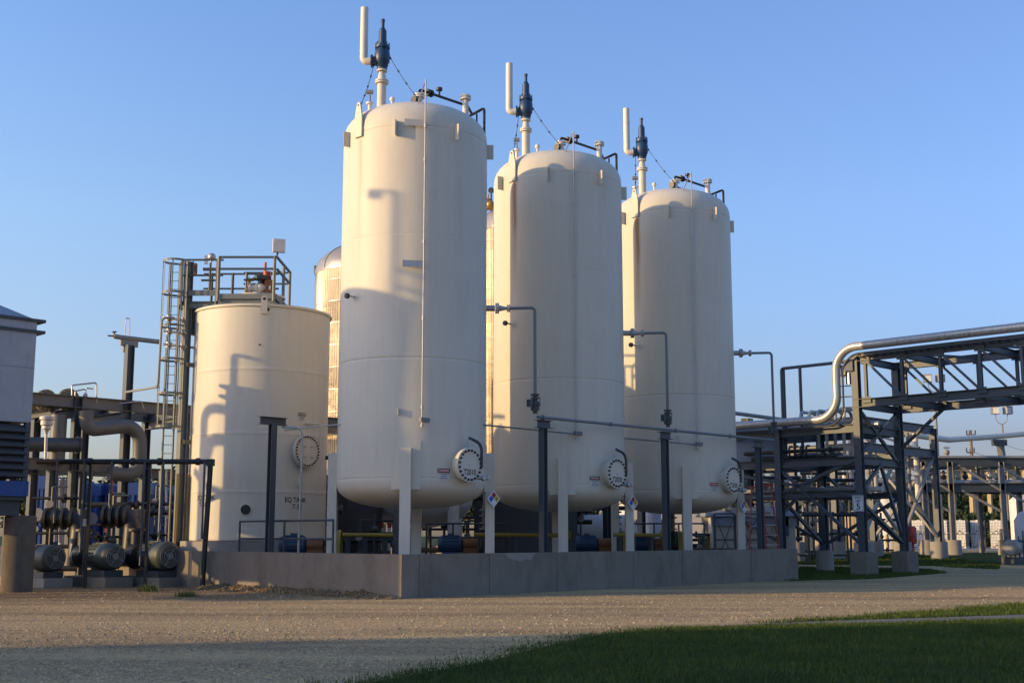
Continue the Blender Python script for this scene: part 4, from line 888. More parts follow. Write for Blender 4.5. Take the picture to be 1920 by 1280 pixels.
for x0, x1, Y, lab in ((800, 950, 45, 'dark pipe handrail under the nearest tank, right of its front leg'), (1180, 1320, 52, 'dark pipe handrail behind the farthest tank legs')):
    a = at(x0, 981, Y); b_ = at(x1, 981, Y); t = thing('dark_railing', lab, 'railing', Vector((a.x, Y, 0))); h = MB()
    for z in (0, -.5): h.cyl(a + Z * z, b_ + Z * z, .035, n=8)
    h.build('rail', STEEL_D, t)
    for f in (0, .33, .66, 1): q = a.lerp(b_, f); MB().cyl(Vector((q.x, Y, 0)), q, .035, n=8).build('post', STEEL_D, t)
for px, Y, lab in ((748, 41.5, 'dark steel column standing close behind the front leg of nearest tank'), (1138, 53, 'dark steel column behind the right leg of the middle tank'), (1095, 55, 'thin dark steel column behind the middle tank')):
    p = at(px, 980, Y); b_ = Vector((p.x, Y, 0)); tag(MB().ibeam(b_, b_ + Z * 4.4, .25, .25, U).build('steel_column', STEEL, loc=b_), lab, 'column', 'steel columns behind the tank legs')
# red and white striped marker posts
for px, lab in ((712, 'leaning red and white striped barrier board under the nearest tank'), (729, 'upright red and white striped barrier board under the nearest tank')):
    a = at(px, 1022, 46); b_ = at(px + (4 if px < 720 else 1), 975, 46); t = thing('striped_board', lab, 'barrier', Vector((a.x, 46, 0)), 'striped barrier boards')
    MB().beam(Vector((a.x, 46, 0)), b_, .14, .03, Vector((0, 1, 0))).build('board', SIGNW, t); s = MB()
    for f in (.2, .45, .7, .92): q = Vector((a.x, 46, 0)).lerp(b_, f); s.beam(q - Z * .1, q + Z * .1, .145, .036, Vector((0, 1, 0)))
    s.build('stripe', RED, t)
# ------------------------------------------------------------------ left side: cooling tower
K = Vector((xat(64, 36.6, 700), 36.6, 0)); YK = K.y
zk = lambda py: zat(py, YK, 64)
UA = math.atan2(U.y, U.x)
Np0 = Vector((-.282, .959, 0)); FANTOP, LAMPTOP = 12.4, 16.2
def tower(K, L, W, lab, z_roof, extra=0.0, name='cooling_tower'):
    """K = far right corner of the front face; runs along -U for L and along V for W"""
    t = thing(name, lab, 'cooling tower', K, 'cooling tower cells'); cen = K - U * L / 2 + V * W / 2
    zb0, zb1, zl1 = zk(930) , zk(902), zk(792) + extra
    MB().box(cen + Z * (zl1 + z_roof) / 2, (L, W, z_roof - zl1), UA).build('casing', CASING, t)
    MB().box(cen + Z * zk(690), (L + .012, W + .012, .03), UA).build('panel_seam', ROOFM, t)
    b = MB()
    for z in (z_roof - .02, z_roof - .36): b.box(cen + Z * z, (L + .5, W + .12, .09), UA)
    b.build('cornice_rail', STEEL_D, t)
    # pitched cover
    hl = 3.2; hc = cen + U * (L / 2 - hl / 2)
    r = MB(); o = [hc + U * (sx * (hl / 2 - .05)) + V * (sy * (W / 2 - .05)) + Z * (z_roof + .02) for sx, sy in ((-1, -1), (1, -1), (1, 1), (-1, 1))]; rd = [hc + U * (sx * (hl / 2 - 1.5)) + Z * (z_roof + .85) for sx in (-1, 1)]
    r.add(o + rd, [(0, 1, 5, 4), (1, 2, 5), (2, 3, 4, 5), (3, 0, 4), (3, 2, 1, 0)]).build('roof', ROOFM, t, flat=True)
    lv = MB(); n = 7
    for i in range(n):
        z = zb1 + .12 + (zl1 - zb1 - .2) * (i + .5) / n
        for f, ax_, ln in ((cen - V * (W / 2 - .06), U, L), (cen + U * (L / 2 - .06), V, W)):
            nn = -V if ax_ is U else U; p = f + Z * z; lv.beam(p - ax_ * (ln / 2 - .08) + nn * .0, p + ax_ * (ln / 2 - .08), .05, .27, (Z + nn * -.8).normalized())
    lv.build('louvre', STEEL_D, t)
    for sx in (-1, 1):
        for sy in (-1, 1): MB().beam(cen + U * (sx * (L / 2 - .08)) + V * (sy * (W / 2 - .08)) + Z * zb1, cen + U * (sx * (L / 2 - .08)) + V * (sy * (W / 2 - .08)) + Z * (zl1 + .02), .16, .16, V).build('corner_post', STEEL_D, t)
    MB().box(cen + Z * (zb1 + zl1) / 2, (L - .9, W - .9, zl1 - zb1), UA).build('fill_pack', PIPE_D, t)
    MB().box(cen + Z * (zb1 + zb0) / 2, (L + .06, W + .06, zb1 - zb0), UA).build('basin', BLUE, t)
    k0 = cen + U * (L / 2 - 1.4); MB().box(cen + Z * (zb0 - .06), (L - .1, W - .1, .12), UA).box(k0 + Z * (zb0 - .32), (2.6, W - .4, .48), UA).build('base_frame', STEEL_D, t)
    return t, cen
TL1, TW1 = 13.8, 3.0
tw1, cen1 = tower(K, 3.2, TW1, 'pale cooling tower with dark louvres and blue basin at the left edge', zk(600))
q = K - U * (3.2 + 5.3) + V * 1.5; MB().box(Vector((q.x, q.y, (3.6 + zk(600)) / 2)), (10.6, TW1, zk(600) - 3.6), UA).build('second_cell', CASING, tw1); zt_p = zk(930) - .56
PIER = 'concrete piers under the cooling tower'
def pier(p, r, h, lab): tag(MB().lathe([(r * 1.02, -.05), (r, .1), (r, h - .04), (r - .04, h)], p, Z, 32).build('concrete_pier', PIERC, loc=p), lab, 'pier', PIER)
pp = Vector((xat(34, 37.0, 1050), 37.0, 0)); pier(pp, .45, zt_p, 'round weathered concrete pier under the cooling tower corner')
for i, (s, w) in enumerate(((5.2, 1.5), (9.0, 1.5), (13.2, 1.5))):
    q = K - U * s + V * w; pier(Vector((q.x, q.y, 0)), .22, 3.6, 'round concrete pier under the cooling tower beyond the photo edge')
# fan stack, deck rail and lamp posts of the tower (they throw the shadows seen on the white tanks)
zr_ = zk(600); q = K - U * 8.9 + V * 1.5; MB().lathe([(1.48, zr_), (1.40, zr_ + .8), (1.48, FANTOP), (1.52, FANTOP)], Vector((q.x, q.y, 0)), Z, 40).build('fan_stack', CASING, tw1)
rl = MB(); a = K - U * 11.5 + V * 1.5; b9 = K - U * 13.6 + V * 1.5
for z in (13.35, 13.85): rl.beam(a + Z * z, b9 + Z * z, .07, .07)
rl.beam(b9 + Z * zr_, b9 + Z * 13.88, .07, .07, V); rl.build('platform_rail', STEEL, tw1)
q = K - U * 11.5 + V * 1.5; lp_ = MB().cyl(q + Z * zr_, q + Z * LAMPTOP, .06, n=10); hq = q + Np0 * .42 + Z * (LAMPTOP - .05); lp_.beam(q + Z * (LAMPTOP - .05), hq, .08, .08); lp_ = lp_.build('lamp_post', STEEL, tw1)
MB().box(hq - Z * .10, (.30, .30, .26), .6).build('lamp_head', STEEL_L, lp_)
q = K + V * 2.9 - U * .1; MB().bend_tube([q + Z * zr_, q + Z * (zr_ + 1.15), q - Np0 * 2.2 + Z * (zr_ + .95)], .07, .1, 8).build('lamp_post', STEEL, tw1)
# ------------------------------------------------------------------ motors in front of the left pipe rack
def motor(px, py, Y, r, lab, plinth_mat=CONC, tilt=0):
    c = at(px, py, Y); b_ = Vector((c.x, Y, 0)); t = thing('pump_motor', lab, 'pump', b_, 'big pump motors by the cooling tower'); d = (V * .9 + Vector((-.3, .2, 0))).normalized(); s = Vector((-d.y, d.x, 0)); a = math.atan2(d.y, d.x)
    m = c
    MB().lathe([(r * .3, -.02), (r * .8, -.02), (r * .97, .06), (r, .12), (r, .62), (r * .9, .66), (r * .86, 1.25), (r * .7, 1.4), (r * .35, 1.45)], m, d, 32).build('body', MOTOR, t)
    g = MB()
    for rr in (.25, .45, .62, .76):
        pts = [m - d * .03 + (s * math.cos(x) + Z * math.sin(x)) * r * rr for x in np.linspace(0, 2 * math.pi, 25)]; g.tube(pts, .012, 5, False)
    for k in range(4): x = k * math.pi / 2 + .5; g.tube([m - d * .03, m - d * .03 + (s * math.cos(x) + Z * math.sin(x)) * r * .76], .016, 5)
    g.cyl(m - d * .05, m - d * .0, r * .2, n=14); g.build('fan_grille', STEEL_L, t)
    f = MB()
    for k in range(20): x = k * math.pi / 10; q = m + (s * math.cos(x) + Z * math.sin(x)) * (r * .93); f.beam(q + d * .68, q + d * 1.22, .02, .1, s * math.cos(x) + Z * math.sin(x))
    f.box(m + d * .9 + s * (-r * .9) + Z * .1, (.35, .3, .3), a).build('cooling_fin', MOTOR, t)
    h = m.z - r; MB().box(b_ + d * .7 + Z * (h * .78), (1.3, r * 1.6, h * .42), a).build('foot', STEEL_D, t)
    MB().box(b_ + d * 1.3 + Z * (h * .28), (3.2, r * 2.3, h * .56 + .02), a).build('plinth', plinth_mat, t)
    pm = m + d * 2.0; MB().cyl(m + d * 1.4, m + d * 1.75, r * .25, n=12).build('coupling', RUST, t)
    MB().lathe([(.05, -.28), (r * .75, -.25), (r * .95, 0), (r * .75, .25), (.05, .28)], pm, d, 26).cyl(pm + s * .0, pm + Z * .9, .2, n=16).flange(pm + Z * .85, Z, .32, .08).build('volute', PIPE_D, t)
motor(103, 1046, 40.2, .43, 'grey green pump motor nearest the cooling tower, leftmost of three', CONC_P)
motor(216, 1043, 40.4, .43, 'middle grey green pump motor with sunlit flank'); motor(318, 1042, 40.6, .47, 'largest dark pump motor at right of the row beside containment wall')
SW = 'square grey posts with switch boxes'
for px, lab in ((148, 'grey square post with switch gear between left and middle pump motors'), (256, 'grey square post between middle and right pump motors'), (372, 'grey square post with dark switch box right of the pump motors')):
    b_ = gnd(px, 1092); b_.z = 0; t = thing('switch_post', lab, 'post', b_, SW); ht = zat(975, b_.y)
    MB().box(b_ + Z * ht / 2, (.22, .22, ht), UA).box(b_ + Z * .03, (.5, .5, .06), UA).build('post', STEEL, t)
    MB().box(b_ + Z * (ht + .05) + Vector((.0, .0, 0)), (.30, .22, .7), UA).build('switch_box', STEEL_D, t)
    MB().box(b_ + Z * (ht - .55) - V * .14, (.14, .06, .22), UA).build('push_button', PIPE_D, t)
b_ = gnd(160, 1090); o = at(159, 979, 40.2); t = thing('warning_notice', 'small white notice with red print above the left pump motors', 'sign', o); MB().box(o, (.22, .02, .22), .1).build('panel', SIGNW, t)
tb = MB(); fx = plane_fn(o + Vector((.0, -.016, 0)), Vector((math.cos(.1), math.sin(.1), 0)), Z); text_to(tb, 'CAUTION', .045, lambda x, y: fx(x, y + .06)); text_to(tb, 'STARTS', .045, fx); text_to(tb, 'ANY TIME', .04, lambda x, y: fx(x, y - .06)); tb.build('lettering', SIGNR, t); MB().cyl(o - Z * 1.6 + Vector((0, .03, 0)), o + Z * .1 + Vector((0, .03, 0)), .02, n=6).build('stake', STEEL_D, t)
# dark pipe header on posts
YH = 39.4; t = thing('dark_header_frame', 'black pipe header on black posts in front of the pump motors', 'pipe', gnd(388, 1090))
a = at(70, 862, YH); b_ = at(395, 869, YH); zh = at(230, 865, YH).z; hb = MB()
hb.bend_tube([Vector((a.x, YH, zh)), Vector((b_.x, YH, zh)), Vector((b_.x - .12, YH, 0))], .085, .2, 12)
for px in (170, 250, 300, 372): hb.flange((xat(px, YH), YH, zh), (1, 0, 0), .12, .12)
hb.box((b_.x, YH, zh - .03), (.22, .22, .22)); hb.build('header', PIPE_D, t)
for px in (170, 281): x = xat(px, YH, 870); MB().beam((x, YH + .05, 0), (x, YH + .05, zh), .085, .085, Vector((0, 1, 0))).build('post', PIPE_D, t)
for px, py1 in ((111, 980), (162, 1035), (213, 975), (274, 1060), (309, 980), (386, 1010)): x = xat(px, YH); MB().cyl((x, YH - .1, zat(py1, YH)), (x, YH - .1, zh), .035, n=8).build('drop_conduit', STEEL, t)
c8 = Vector((-.0, 0, 0)) + Vector((.959, .282, 0)) * -12.0 + Np0 * 41.9; t = thing('shade_box', 'grey box added unseen left of the cooling tower to shade the pump motors', 'cabinet', c8); MB().box(c8 + Z * 1.5, (1.6, 3.0, 2.8), .286).build('housing', STEEL_L, t); MB().box(c8 + Z * .08, (2.0, 3.4, .16), .286).build('pad', CONC, t); MB().box(c8 + Z * 2.98, (1.8, 3.2, .14), .286).build('lid', STEEL, t)  # unseen block added to keep the low sun off the pump motors
c9 = Vector((.959, .282, 0)) * -14.0; t = thing('riser_loop', 'fat grey pipe riser with side branches standing left of the cooling tower outside the photo', 'pipe', c9 + Np0 * 42.45)
MB().bend_tube([c9 + Np0 * 42.45, c9 + Np0 * 42.45 + Z * 9.25, c9 + Np0 * 41.2 + Z * 9.25], .17, .45, 14).bend_tube([c9 + Np0 * 42.45 + Z * 6.9, c9 + Np0 * 42.2 + Z * 8.2, c9 + Np0 * 41.2 + Z * 8.3], .2, .4, 14).tube([c9 + Np0 * 42.9 + Z * 7.1, c9 + Np0 * 42.2 + Z * 6.6, c9 + Np0 * 41.3 + Z * 6.4], .13, 10).build('pipe', GALV, t)
# pump suction pipes, tanks and beams seen between
for px0, px1, py, r, Y, lab in ((85, 150, 972, .28, 42.5, 'black flanged pipe above the left pump motor'), (195, 250, 968, .30, 42.8, 'black flanged pipe above the middle pump motor')):
    a = at(px0, py, Y); b2 = at(px1, py, Y); t = thing('flanged_pipe', lab, 'pipe', Vector((a.x, Y, 0)), 'black flanged pipes above the motors'); m = MB().bend_tube([a, b2, Vector((b2.x, Y - .2, .6))], r, .45, 16)
    for f in (.05, .3, .55, .8): m.flange(a.lerp(b2, f), (1, 0, 0), r * 1.35, .1)
    m.build('pipe', PIPE_D, t)
# ------------------------------------------------------------------ left pipe rack
Q = at(200, 758, 48.0); Q0 = Vector((Q.x, Q.y, 0))
t = thing('left_pipe_rack', 'grey steel pipe rack running behind the cooling tower and EQ tank', 'pipe rack', Q0)
def on_rack(px, py, t_=0.0): return onplane(px, py, Q0 + V * t_, U)
zt0 = Q.z; w = .5
p0 = on_rack(20, 740); p1 = on_rack(700, 800); s0 = (p0 - Q).dot(U); s1 = (p1 - Q).dot(U)
bm = MB(); bm.ibeam(Q0 + U * s0 + Z * zt0, Q0 + U * s1 + Z * zt0, .3, .45); bm.ibeam(Q0 + V * 3.5 + U * s0 + Z * zt0, Q0 + V * 3.5 + U * s1 + Z * zt0, .3, .45)
z2 = on_rack(160, 873).z; e1 = (on_rack(215, 873) - Q).dot(U); bm.ibeam(Q0 + U * s0 + Z * z2, Q0 + U * e1 + Z * z2, .3, .42); bm.ibeam(Q0 + V * 3.5 + U * (s0) + Z * z2, Q0 + V * 3.5 + U * s1 + Z * z2, .3, .42); bm.build('long_beam', paint('weathered_grey_beam', (.175, .17, .155), .6), t)
for px, ptop in ((231, 645), (137, 745), (96, 880), (350, 775)):
    q = on_rack(px, 900); q = Vector((q.x, q.y, 0)); ht = on_rack(px, ptop).z
    MB().ibeam(q, q + Z * ht, .3, .3, U).build('column', STEEL, t); MB().ibeam(q + V * 3.5, q + V * 3.5 + Z * zt0, .3, .3, U).ibeam(q + Z * (zt0 - .4), q + V * 3.5 + Z * (zt0 - .4), .25, .35).build('back_column', STEEL, t)
cl = on_rack(262, 765); cr = MB(); 
for s in np.arange(s0 + 1, s1, 2.2): cr.ibeam(Q0 + U * s + Z * (zt0 - .05), Q0 + U * s + V * 3.5 + Z * (zt0 - .05), .2, .3)
cr.build('cross_beam', STEEL, t)
# U shaped grey pipe
GU = paint('pale_grey_pipe_paint', (.125, .13, .122), .5)
pts = [on_rack(162, 770, -.7), on_rack(162, 806, -.7), on_rack(262, 796, -.7), on_rack(262, 893, -.7), on_rack(205, 887, -.7)]
t = thing('u_bend_pipe', 'fat pale grey pipe with U bends hanging from the left rack', 'pipe', Vector((pts[1].x, pts[1].y, pts[1].z))); MB().bend_tube(pts, .27, .62, 20, 8).build('pipe', GU, t)
t = thing('grey_riser', 'thick grey vertical pipe under the left rack near cooling tower', 'pipe', on_rack(111, 860, -.2)); a = on_rack(111, 778, -.2); MB().cyl(a, Vector((a.x, a.y, z2)), .30, n=20).build('pipe', GU, t)
t = thing('grey_manifold', 'thick horizontal grey pipe behind the cooling tower louvres', 'pipe', on_rack(60, 832, -.4)); a = on_rack(20, 832, -.4); b2 = on_rack(146, 834, -.4); MB().cyl(a, b2, .27, n=20).flange(b2, U, .33, .08).build('pipe', STEEL, t)
for px, py, lab in ((85, 751, 'bolted blind flange pair on the left rack, nearer the cooling tower'), (127, 749, 'bolted blind flange pair on the left rack, right of the other pair')):
    q = on_rack(px, py, .38); t = thing('blind_flange', lab, 'flange', q, 'blind flanges on the left rack')
    f = MB()
    for dz in (0,): f.cyl(q - V * .12, q + V * .05, .43, n=28).cyl(q + V * .05, q + V * 1.0, .3, n=20)
    f.build('flange', STEEL_G, t); bb = MB()
    for k in range(14): x = k * math.pi / 7; bb.cyl(q - V * .17 + (U * math.cos(x) + Z * math.sin(x)) * .37, q - V * .1 + (U * math.cos(x) + Z * math.sin(x)) * .37, .035, n=6)
    bb.build('bolts', BRASS, t)
t = thing('vent_pipe', 'slim vent pipe loop with small valve on top of the left rack', 'pipe', on_rack(155, 745)); MB().bend_tube([on_rack(135, 748), on_rack(135, 722), on_rack(181, 717), on_rack(181, 755)], .03, .08, 8).bend_tube([on_rack(141, 748), on_rack(141, 733), on_rack(161, 729), on_rack(160, 748)], .028, .06, 8).ball(on_rack(160, 741), .09).box(on_rack(168, 728), (.3, .06, .05), UA).build('pipe', GALV, t)
t = thing('mushroom_vent', 'white mushroom vent cap on slim post beside the cooling tower', 'vent', at(85, 870, 41)); q = at(88, 790, 41); b2 = at(85, 862, 41)
MB().lathe([(.05, -.42), (.09, -.3), (.15, -.24), (.13, -.15), (.2, -.12), (.2, .02), (.17, .04), (.24, .06), (.24, .16), (.05, .2)], q, Z, 24).build('cap', WPLAIN, t); MB().cyl(b2, q - Z * .35, .05, n=10).build('post', CREAM, t)
# tall post with floodlight arm and pipe
q = on_rack(238, 700, .2); t = thing('overhead_pipe', 'long grey pipe with valve on steel post left of ladder cage', 'pipe', Vector((q.x, q.y, zt0)))
MB().bend_tube([on_rack(213, 630, .2), on_rack(224, 632, .2), on_rack(300, 641, .2)], .10, .1, 12).build('pipe', STEEL_L, t); MB().box(on_rack(242, 643, .2), (.75, .1, .28), UA).box(on_rack(238, 654, .2), (.35, .12, .3), UA).build('bracket', STEEL_L, t)
MB().cyl(on_rack(202, 629, .2), on_rack(224, 631, .2), .03, n=8).cyl(on_rack(214, 632, .2), on_rack(214, 621, .2), .04, n=8).cyl(on_rack(211, 622, .2), on_rack(218, 622, .2), .03, n=8).build('valve', STEEL_D, t)
MB().bend_tube([on_rack(234, 628, .2), on_rack(236, 596, .2), on_rack(243, 597, .2), on_rack(243, 628, .2)], .022, .06, 6).build('hoop', GALV, t)
t = thing('bent_conduit', 'thin bent conduit lying on the left rack by the ladder', 'conduit', on_rack(240, 755, -.3)); MB().bend_tube([on_rack(225, 756, -.3), on_rack(265, 752, -.3), on_rack(270, 768, -.3)], .03, .1, 8).build('conduit', GALV, t)
# lit slim pipes under the rack
LP_ = 'slim upright pipes under the left rack'
for px, y0, y1, m, lab in ((103, 897, 955, CREAM, 'cream slim upright pipe under the left rack, thickest'), (115, 897, 960, CREAM, 'cream slim upright pipe next to the thickest one'), (124, 897, 935, WPLAIN, 'white crooked slim pipe under the left rack'), (300, 882, 962, CREAM, 'cream slim upright pipe left of the tan ladder column'), (312, 880, 975, CREAM, 'second cream upright pipe beside the tan ladder column')):
    q = on_rack(px, y0, .6); q2 = on_rack(px - 1, y1 + 60, .6); tag(MB().bend_tube([q, q2], .09 if px in (103, 115) else .045, .1, 10).build('upright_pipe', m, loc=q2), lab, 'pipe', LP_)
# ------------------------------------------------------------------ blue containers behind
BC = 'blue skid tanks behind the left rack'
def skid_tank(px0, px1, pt, Y, lab, pale):
    a = xat(px0, Y, 940); b2 = xat(px1, Y, 940); c = Vector(((a + b2) / 2, Y + 1.2, 0)); w = b2 - a; h = zat(pt, Y); t = thing('skid_tank', lab, 'container', c, BC)
    MB().box(c + Z * (h * .42 + .2), (w, 2.4, h * .84)).build('body', BLUE, t); MB().box(c + Z * (h * .94), (w + .15, 2.5, h * .14)).build('top_frame', BLUE, t)
    f = MB()
    for k in range(4): f.box(c + Vector((-w / 2 + w * (k + .5) / 4, -1.23, h * .42 + .2)), (.12, .1, h * .8))
    f.build('rib', BLUE, t)
    if pale: MB().box(c + Vector((-w * .16, -1.24, h * .47)), (w * .56, .12, h * .62)).build('panel', WPLAIN, t)
    d = MB().cyl(c + Vector((w * .2, -1.2, h * .6)), c + Vector((w * .2, -1.32, h * .6)), .3, n=20).cyl(c + Vector((w * .2, -1.3, h * .45)), c + Vector((w * .2, -1.4, h * .45)), .14, n=14); d.build('hatch', STEEL_L, t)
    MB().box(c + Z * .12, (w + .3, 2.6, .24)).build('skid', STEEL_D, t)
skid_tank(52, 82, 893, 56, 'blue skid tank with pale panel just right of the cooling tower', True); skid_tank(112, 140, 900, 61, 'blue skid tank half hidden between slim upright pipes', False); skid_tank(147, 186, 907, 58, 'blue skid tank with pale panel and dial, left of the red box', True); skid_tank(196, 222, 908, 58.5, 'blue skid tank behind the middle pump motor', True)
skid_tank(229, 284, 906, 57, 'widest blue skid tank with round hatches behind middle motors', True); skid_tank(290, 362, 912, 60, 'blue skid tank behind the tan ladder column and EQ tank edge', False)
q = at(202, 950, 54); tag(MB().box(q, (.42, .3, .42)).box(q - Z * .95, (.1, .1, 1.5)).build('red_alarm_box', RED, loc=Vector((q.x, q.y, 0))), 'bright red alarm box on post behind the middle pump motor', 'box')
q = at(210, 910, 55); tag(MB().cyl(q + Z * .35, q - Z * .25, .06, n=8).cyl(q - Z * .25, Vector((q.x, q.y, 0)), .03, n=6).build('red_marker', paint('pink_red_marker', (.6, .16, .12), .5), loc=Vector((q.x, q.y, 0))), 'pink red marker rod standing among the blue skid tanks', 'marker')
# ------------------------------------------------------------------ right side: pipe bridge and rack
def RA(s, t_, z): return A0 + (V * s + U * t_) * 1.04 + Z * (1.65 + (z - 1.65) * 1.04)
GZ1, GZ2 = 7.05, 8.95; BW = 3.5; FP = 'concrete footings of the pipe bridge'
t = thing('pipe_bridge', 'dark blue grey steel truss pipe bridge on braced legs at the right', 'pipe rack', A0)
OFFR = A0
E = -15.0
for t_ in (0, BW):
    MB().ibeam(RA(0.1, t_, GZ1), RA(E, t_, GZ1), .30, .36).build('bottom_chord', STEEL, t); MB().ibeam(RA(-.1 if t_ == 0 else .1, t_, GZ2), RA(E, t_, GZ2), .28, .32).build('top_chord', STEEL, t)
    for z in (6.24 - .2, 4.7): MB().ibeam(RA(-.1, t_, z), RA(13, t_, z), .26, .36).build('deck_beam', STEEL, t)
    MB().ibeam(RA(0, t_, 3.35), RA(7.7, t_, 3.35), .22, .28).build('deck_beam', STEEL, t)
for s in (0, 3.85, 7.7, 11.5):
    for t_ in (0, BW): MB().ibeam(RA(s, t_, .95), RA(s, t_, GZ2 + .1 if s == 0 else 6.2), .30, .30, U).box(RA(s, t_, .97), (.5, .5, .05), UA).build('column', STEEL, t)
for s in (-11.6, -14.8):
    for t_ in (0, BW): MB().ibeam(RA(s, t_, .5), RA(s, t_, GZ2), .3, .3, U).build('column', STEEL, t)
st = 1.62; qs = [-.45 - st * k for k in range(10)]
for t_ in (0, BW):
    for k, q in enumerate(qs):
        MB().ibeam(RA(q, t_, GZ1 + .15), RA(q, t_, GZ2 - .1), .12, .14, U, .014, .012).build('truss_post', STEEL, t)
        if k + 1 < len(qs): MB().beam(RA(q, t_ - .02, GZ2 - .12), RA(qs[k + 1], t_ - .02, GZ1 + .1), .09, .09).build('truss_diagonal', STEEL, t)
for t_ in (0, BW):
    for q in qs[:8]:
        for z in (GZ1 + .12, GZ2 - .13): MB().box(RA(q - .02, t_ - .07, z), (.42, .02, .26), math.atan2(V.y, V.x)).build('gusset_plate', STEEL, t)
xb = MB()
for k, q in enumerate([0] + qs):
    if k % 2 == 0 or k == 0: xb.ibeam(RA(q, 0, GZ2 - .02), RA(q, BW, GZ2 - .02), .2, .3); xb.ibeam(RA(q, 0, GZ1 - .05), RA(q, BW, GZ1 - .05), .2, .3)
for s in (0, 3.85, 7.7):
    for z in (6.0, 4.7): xb.ibeam(RA(s, 0, z), RA(s, BW, z), .22, .34)
for k in (1, 3, 5): xb.beam(RA(qs[k], 0, GZ2), RA(qs[k + 1], BW, GZ2), .1, .1)
xb.build('cross_beam', STEEL, t)
br = MB()
def X(p_, q_): MB().beam(p_, q_, .13, .13).build('brace', STEEL, t)
for t_ in (0, BW):
    X(RA(0, t_, 1.2), RA(3.85, t_, 4.5)); X(RA(3.85, t_, 1.2), RA(0, t_, 3.3)) if t_ else X(RA(0, t_, 3.2), RA(7.7, t_, 4.6)); X(RA(3.85, t_, 1.3), RA(7.7, t_, 3.3))
X(RA(0, 0, 4.9), RA(0, BW, 6.9)); X(RA(0, BW, 4.6), RA(0, 0, 6.9)); X(RA(0, 0, 3.4), RA(0, BW / 2, 4.6)); X(RA(0, BW, 1.4), RA(0, BW / 2, 4.6)); X(RA(0, 0, 3.0), RA(0, BW, 1.3))
X(RA(0, BW, 5.3), RA(-2.1, BW, 6.95)); X(RA(0, 0, 4.8), RA(3.85, 0, 3.4)); X(RA(3.85, 0, 2.5), RA(3.85, BW, 4.5)); X(RA(3.85, BW, 1.2), RA(3.85, 0, 3.3)); X(RA(7.7, 0, 1.2), RA(7.7, BW, 4.5))
ct = MB()                                                              # cable tray hung under the top chord
ct.box(RA(-7.5, -.36, GZ2 + .1), (14.6, .05, .12), math.atan2(V.y, V.x)).build('cable_tray', STEEL_D, t)
tr = MB()
for k in range(46): q = -.4 - k * .32; tr.beam(RA(q, -.36, GZ2 + .0), RA(q, .2, GZ2 + .0), .05, .03)
tr.build('tray_rung', STEEL_D, t)
for s, t_, lab, sq in ((0, 0, 'big dark rough concrete footing under the near leg of pipe bridge', True), (0, BW, 'big concrete footing under the far leg of pipe bridge', True), (3.85, 0, 'concrete footing hidden behind wall under second near bridge leg', False), (3.85, BW, 'sunlit round concrete footing under second far bridge leg', False), (7.7, BW, 'concrete footing under third far bridge leg', False)):
    p = RA(s, t_, 0); p.z = 0
    o = MB().box(p + Z * .45, (.82, .82, 1.0), UA - .12).build('bridge_footing', CONC, loc=p) if sq else MB().lathe([(.42, -.05), (.4, .1), (.4, .95)], p, Z, 24).build('bridge_footing', CONC_P, loc=p)
    tag(o, lab, 'footing', FP)
# silver jacketed pipe with S bend
zL, zU = 6.24 + .22, GZ2 + .45; t2 = thing('jacketed_pipe', 'shiny silver jacketed pipe rising in an S bend onto the pipe bridge', 'pipe', RA(.6, -.35, zL))
jt = -.30
jp = MB().bend_tube([RA(13, jt, zL), RA(.75, jt, zL), RA(.75, jt, zU), RA(E, jt, zU)], .185, 1.0, 24, 14); jp.build('jacket', SILVER_P, t2)
cp = MB().bend_tube([RA(13, jt - .06, zL - .30), RA(.42, jt - .06, zL - .30), RA(.42, jt - .06, zU - .32), RA(E, jt - .06, zU - .32)], .045, .85, 10, 12)
cp.build('tracer_tube', STEEL_D, t2); sp_ = MB()
for z in (6.9, 7.35, 7.8, 8.25, 8.6): sp_.beam(RA(.62, jt, z), RA(.15, jt + .2, z), .04, .04)
sp_.build('spacer', STEEL_D, t2)
o = RA(.25, -.1, 8.55); t2 = thing('floodlight_box', 'grey floodlight box on the top of the near bridge leg', 'lamp', o); MB().box(o + Z * .1, (.45, .35, .5), UA + .4).box(o + V * .2 - Z * .1, (.2, .3, .5), UA).build('housing', STEEL_L, t2); MB().box(o - Z * .45 + V * .05, (.2, .18, .5), UA).build('bracket', GALV, t2)
# pipes lying on the rack decks
PR = 'pipes on the lower rack decks'
for z, t_, r, s0, s1, m, lab in ((6.35, 1.2, .11, .2, 13, STEEL_L, 'grey pipe on the upper deck of rack'), (6.35, 2.2, .14, .2, 13, GALV, 'galvanised pipe on upper deck of rack'), (6.33, 2.9, .09, .2, 13, STEEL, 'dark thin pipe on upper deck of rack'), (5.0, .7, .10, 1.4, 13, PIPE_D, 'black pipe on the middle deck of rack'), (5.25, .45, .08, 1.0, 13, PIPE_D, 'thin black pipe above the middle deck of rack'), (4.95, 1.8, .12, .3, 13, STEEL_L, 'grey pipe on the middle deck of rack'), (3.6, 1.2, .1, .3, 9, STEEL_L, 'grey pipe on the low deck of rack'), (3.6, 2.4, .12, .3, 9, CREAM, 'cream pipe on the low deck of rack')):
    t2 = thing('rack_pipe', lab, 'pipe', RA(s0, t_, z), PR); b3 = MB().cyl(RA(s0, t_, z), RA(s1, t_, z), r, n=12)
    for k in range(4): b3.flange(RA(s0 + .6 + k * 2.3, t_, z), V, r * 1.7, .08)
    b3.build('pipe', m, t2)
LPG = 'looped pipes dropping between rack decks'
